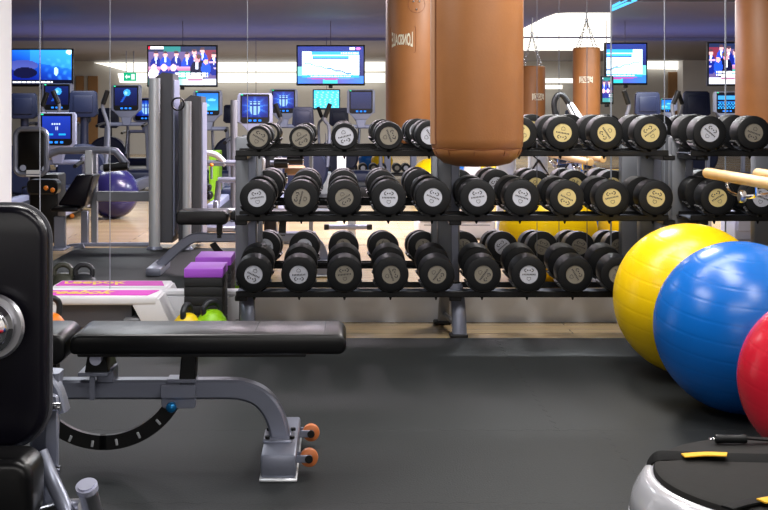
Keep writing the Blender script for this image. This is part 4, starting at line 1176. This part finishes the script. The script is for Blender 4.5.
def press_machine():
    D = 10.0
    t = thing('press_machine', 'silver framed seated press machine with navy seat, left in the mirror', 'weight machine', (X(80, D), D, 0))
    def tb(pts, r, name='tube', m='silver', sm_=4, dd=0):
        return obj(name, MB().tube([P(a, b, D + dd) for a, b in pts], r, 10, sm_), M[m], t)
    tb([(22, 169), (38, 160), (55, 152), (66, 150.5), (110, 150.5), (118, 154), (127, 165)], .032, 'press_arm')
    tb([(14, 166), (40, 160)], .02, 'press_arm')
    obj('grip', MB().tube([P(104, 168, D - .05), P(128, 166, D - .05)], .035, 12), M['plastic_black'], t)
    for (px, py) in ((126, 166), (23, 168), (45, 169), (103, 168)):
        obj('end_cap', MB().cyl(P(px, py, D - .06), P(px, py, D - .0), .026, seg=14), M['silver'], t)
    # headrest frame with perforated back pad
    obj('back_pad', MB().prism(rrect(X(18, D), Z(173, D), X(47, D), Z(130, D), .05, 5), 'Y', D - .04, D + .02, .012, 2), M['vinyl'], t)
    rr = [(x, D - .05, z) for x, z in rrect(X(17, D), Z(174, D), X(48, D), Z(129, D), .06, 5)]
    obj('pad_frame', MB().tube(rr + [rr[0]], .022, 8), M['silver'], t)
    obj('placard', MB().box(P(26, 176.5, D - .07), P(40, 170, D - .06), .002, 1), M['white_paper'], t)
    # reclined navy seat
    q = [(X(61, D), Z(204, D)), (X(88, D), Z(206, D)), (X(97, D), Z(174, D)), (X(80, D), Z(174, D))]
    obj('backrest', MB().prism(q, 'Y', D - .14, D + .16, .02, 3), M['vinyl_navy'], t)
    obj('seat', MB().box(P(50, 212, D - .2), P(88, 204, D + .2), .02, 3), M['vinyl'], t)
    # posts
    for (a, b, y0, y1, m, dd) in ((58, 69, 215, 254, 'silver', -.12), (79, 86, 212, 247, 'silver', .1), (88, 94, 152, 247, 'steel', .15), (86, 93, 150, 175, 'silver_light', -.02)):
        obj('post', MB().box((X(a, D), D + dd - .03, max(0, Z(y1, D))), (X(b, D), D + dd + .03, Z(y0, D)), .006, 1), M[m], t)
    obj('base_plate', MB().box((X(54, D), D - .3, 0), (X(72, D), D - .05, .012), .003, 1), M['silver'], t)
    obj('cross_beam', MB().box((X(95, D), D + .05, Z(202, D)), (X(152, D), D + .12, Z(192, D)), .008, 1), M['steel'], t)
    tb([(68, 248), (82, 246), (150, 245.5)], .028, 'base_rail', 'silver', 2, .05)
    tb([(69, 252), (84, 246)], .024, 'base_rail', 'silver', 2, -.1)
    for (px, py) in ((206 / 3.92, 190), (72, 216), (46, 188)):
        obj('adjuster', MB().sphere(P(px, py, D - .2), .02, 10, 8), M['orange'], t)
    obj('weight_shroud', MB().box((X(20, D), D + .3, 0), (X(50, D), D + .6, Z(176, D)), .02, 2), M['plastic_black'], t)
    obj('lower_pad', MB().prism(rrect(X(25, D), Z(195, D), X(56, D), Z(180, D), .04, 4), 'Y', D + .05, D + .2, .01, 1), M['vinyl'], t)
    return t
press_machine()

def cable_frame():
    D = 11.5
    t = thing('cable_machine', 'silver framed cable machine between the right tower and the rack', 'weight machine', (X(218, D), D, 0))
    def bar(a, b, r=.03, m='silver', dd=0, name='bar'):
        obj(name, MB().tube([P(*a, D + dd), P(*b, D + dd)], r, 10), M[m], t)
    bar((203, 163), (250, 163)); bar((218, 180), (250, 180)); bar((219, 181), (214, 232)); bar((234, 100), (234, 236), .035, 'steel', .2, 'post')
    bar((197, 118), (199, 236), .03, 'console_dark', .3, 'post')
    obj('beam', MB().box(P(187, 215, D - .6), P(240, 208, D - .5), .01, 1), M['silver_light'], t)
    obj('post', MB().box((X(214, D), D - .1, 0), (X(219, D), D, Z(200, D)), .01, 1), M['silver'], t)
    obj('seat', MB().box(P(196, 192, D), P(212, 184, D + .2), .02, 2), M['vinyl'], t)
    obj('weight_box', MB().box(P(203, 200, D + .1), P(213, 191, D + .3), .01, 1), M['plastic_black'], t)
    for (px, py) in ((211.5, 165), (202.5, 185.5)):
        obj('knob', MB().sphere(P(px, py, D - .1), .018, 12, 8), M['orange'], t)
        obj('pin', MB().cyl(P(px, py + 1, D - .1), P(px, py + 14, D - .1), .012), M['silver'], t)
    obj('base', MB().box((X(190, D), D - .3, 0), (X(245, D), D + .3, .05), .01, 1), M['silver'], t)
    obj('pulley_arm', MB().tube([P(200, 152, D), P(216, 155, D), P(226, 165, D)], .03, 10, 4), M['silver_light'], t)
cable_frame()
def locker(a, b, y0, D, m, label, name='locker'):
    t = thing(name, label, 'cabinet', (X((a + b) / 2, D), D, 0))
    obj('body', MB().box((X(a, D), D, 0), (X(b, D), D + .4, Z(y0, D)), .01, 1), M[m], t)
    obj('door', MB().box((X(a, D) + .02, D - .02, .08), (X(b, D) - .02, D, Z(y0, D) - .03), .005, 1), M[m], t)
    obj('handle', MB().cyl((X(b, D) - .06, D - .04, .7), (X(b, D) - .06, D - .04, .85), .01), M['satin'], t)
locker(209, 219, 151, 15.0, 'lime', 'lime green cabinet behind the cable machine')
locker(169, 175, 168, 14.9, 'strap_yellow', 'yellow cabinet seen through the gap between the grey towers')
# leg curl machine with roller pads, seen under the top tier
def roller_machine():
    D = 10.2
    t = thing('leg_curl_machine', 'leg curl machine with black roller pads seen between two rack tiers', 'weight machine', (X(280, D), D, 0))
    obj('side_shroud', MB().box((X(263, D), D + .1, 0), (X(276, D), D + .4, Z(152, D)), .02, 2), M['vinyl_navy'], t)
    obj('plate', MB().box((X(257, D), D, Z(172, D)), (X(265, D), D + .05, Z(158, D)), .01, 1), M['white_paper'], t)
    for (a, b, y) in ((274, 288, 163), (287, 303, 160), (276, 287, 178)):
        obj('roller_pad', MB().lathe(P(a, y, D), [(0, 0), (.04, 0), (.046, .006), (.046, (b - a) / F * D - .006), (.04, (b - a) / F * D), (0, (b - a) / F * D)], 'X', 20), M['vinyl'], t)
        obj('roller_cap', MB().cyl(P(b, y, D), P(b + .8, y, D), .04, seg=18), M['chrome'], t)
    obj('arm', MB().tube([P(270, 163, D + .06), P(300, 163, D + .06)], .02), M['silver'], t)
    obj('post', MB().box((X(309, D), D, 0.0), (X(313, D), D + .05, Z(148, D)), .005, 1), M['steel'], t)
    obj('seat', MB().box((X(284, D), D + .1, Z(176, D)), (X(304, D), D + .5, Z(168, D)), .02, 2), M['doorwood'], t)
    obj('base', MB().box((X(260, D), D, 0), (X(315, D), D + .5, .06), .01, 1), M['silver'], t)
    obj('foot_bar', MB().tube([P(328, 227, D), P(368, 227, D)], .022, 10), M['silver'], t)
    for px in (326.5, 369.5): obj('foot_cap', MB().box(P(px - 2.5, 230, D - .03), P(px + 2.5, 224, D + .03), .004, 1), M['plastic_black'], t)
    obj('front_post', MB().box((X(348, D), D + .03, 0), (X(356, D), D + .1, Z(176, D)), .006, 1), M['silver_light'], t)
roller_machine()
# far small rack with dumbbells and balls (seen between tiers, over the middle row)
def far_rack():
    D = 19.5
    t = thing('dumbbell_rack', 'small distant dumbbell rack seen between the top and middle tiers', 'rack', (X(378, D), D, 0))
    for y in (173, 187):
        obj('shelf', MB().box((X(346, D), D, Z(y + 3, D)), (X(416, D), D + .4, Z(y, D)), .01, 1), M['rack_black'], t)
    for px in (348, 388, 414):
        obj('post', MB().box((X(px, D) - .05, D + .1, 0), (X(px, D) + .05, D + .3, Z(150, D)), .01, 1), M['console'], t)
    for i, px in enumerate((353, 363, 373.5, 382, 397, 406)):
        c = P(px, 168, D); r = .075
        d = thing('dumbbell', '%s distant dumbbell from the left on the small far rack' % ORD[i], 'dumbbell', (c.x, D, c.z - r), 'dumbbells on the far rack')
        for y0 in (D, D + .22):
            obj('head', MB().cyl((c.x, y0, c.z), (c.x, y0 + .1, c.z), r, seg=22), M['rubber'], d)
        obj('handle', MB().cyl((c.x, D + .1, c.z), (c.x, D + .22, c.z), .016, seg=10), M['chrome'], d)
        obj('label_disc', MB().cyl((c.x, D - .004, c.z), (c.x, D, c.z), r * .5, seg=20), M['label_silver' if i % 2 else 'label_tan'], d)
far_rack()
def far_ball(px, py, D, r, m, label):
    D = (H - r) * F / (py - VY)
    c = P(px, py, D)
    o = solo('exercise_ball', MB().sphere((0, 0, 0), r, 32, 20), m, label, 'exercise ball', 'distant vinyl balls', 60)
    o.location = c
    return o
far_ball(369, 160, 21.5, .20, M['blue'], 'distant blue ball behind the small far rack, leftmost')
far_ball(376, 159.5, 20.9, .13, M['red'], 'distant red ball behind the small far rack')
far_ball(382, 161.5, 21.5, .20, M['yellow'], 'distant yellow ball behind the small far rack')
far_ball(487, 181, 10.0, .28, M['yellow'], 'yellow ball just below the large bag in the mirror')
far_ball(431, 178, 10.6, .26, M['yellow'], 'yellow ball peeping over the fifth middle tier dumbbell')
far_ball(455, 176, 10.4, .26, M['blue'], 'blue ball peeping out left below the large bag')
# pale cable columns with triangular handles
def cable_column(px, D, label):
    x = X(px, D)
    t = thing('cable_column', label, 'cable machine', (x, D, 0), 'pale cable columns')
    obj('column', MB().box((x - .085, D, 0.02), (x + .085, D + .12, Z(128, D)), .03, 3), M['silver_light'], t)
    hx = x + .28; hz = Z(170, D)
    h = obj('cable', MB().cyl((hx - .0, D - .03, hz + .09), (x + .05, D - .01, Z(140, D)), .006, seg=8), M['plastic_black'], t)
    obj('triangle_handle', MB().tube([(hx, D - .03, hz + .09), (hx - .09, D - .03, hz - .04), (hx + .09, D - .03, hz - .04), (hx, D - .03, hz + .09)], .012, 8), M['plastic_black'], t)
    obj('base', MB().box((x - .2, D - .1, 0), (x + .2, D + .3, .05), .01, 1), M['silver'], t)
for px, dd, l in ((507, 10.8, 'pale cable column with triangle handle just right of the large bag bottom'), (539, 10.8, 'pale cable column left of the reflected wooden barre'), (473, 12.4, 'pale cable column under the large punching bag bottom'), (632, 10.8, 'pale cable column right of the reflected wooden barre')):
    cable_column(px, dd, l)
# white exercise bench / reformer, low, seen between middle and bottom tiers
def reformer():
    D = 10.6
    t = thing('stepper_machine', 'white low machine with black top seen behind the bottom tier centre', 'exercise machine', (X(460, D), D, 0))
    obj('body', MB().box((X(418, D), D, .0), (X(496, D), D + .6, Z(220, D)), .03, 3), M['step_white'], t)
    obj('top', MB().box((X(420, D), D - .03, Z(221, D)), (X(492, D), D + .5, Z(217.5, D)), .012, 2), M['plastic_black'], t)
    sl = MB()
    for k in range(4): sl.box((X(424, D), D - .006, .12 + k * .05), (X(490, D), D + .002, .126 + k * .05))
    obj('groove', sl, M['silver'], t, 0)
reformer()
locker(317, 331, 173, 15.0, 'silver_light', 'pale grey cabinet seen between the second and third middle dumbbells')
locker(337, 346, 152, 14.2, 'wall_white', 'white cabinet seen above the third middle tier dumbbell')
locker(660, 670, 128, 9.5, 'grey_dark', 'dark cabinet behind the rack right end')
locker(690, 712, 210, 10.5, 'step_white', 'low white cabinet beyond the yellow ball top')
locker(735, 765, 214, 10.5, 'console', 'low grey cabinet above the blue ball in the mirror')

# ------------------------------------------------------------------ camera, world, view
cam = bpy.data.cameras.new('camera'); co = bpy.data.objects.new('camera', cam); C.objects.link(co)
co.location = (0, 0, H); co.rotation_euler = (R(90), 0, 0)
cam.sensor_width = 36; cam.lens = F / 768 * 36
cam.shift_x = (384 - VX) / 768; cam.shift_y = -(255 - VY) / 768
cam.clip_start = 0.05; cam.clip_end = 100
sc.camera = co
w = bpy.data.worlds.new('world'); sc.world = w; w.use_nodes = True
w.node_tree.nodes['Background'].inputs[0].default_value = (0.5, 0.52, 0.6, 1)
w.node_tree.nodes['Background'].inputs[1].default_value = 0.12
sc.view_settings.view_transform = 'Standard'; sc.view_settings.look = 'None'
sc.view_settings.gamma = 1; sc.view_settings.exposure = 0.2; sc.view_settings.use_curve_mapping = False
sc.cycles.use_denoising = True
sc.cycles.max_bounces = 7
sc.cycles.sample_clamp_indirect = 6
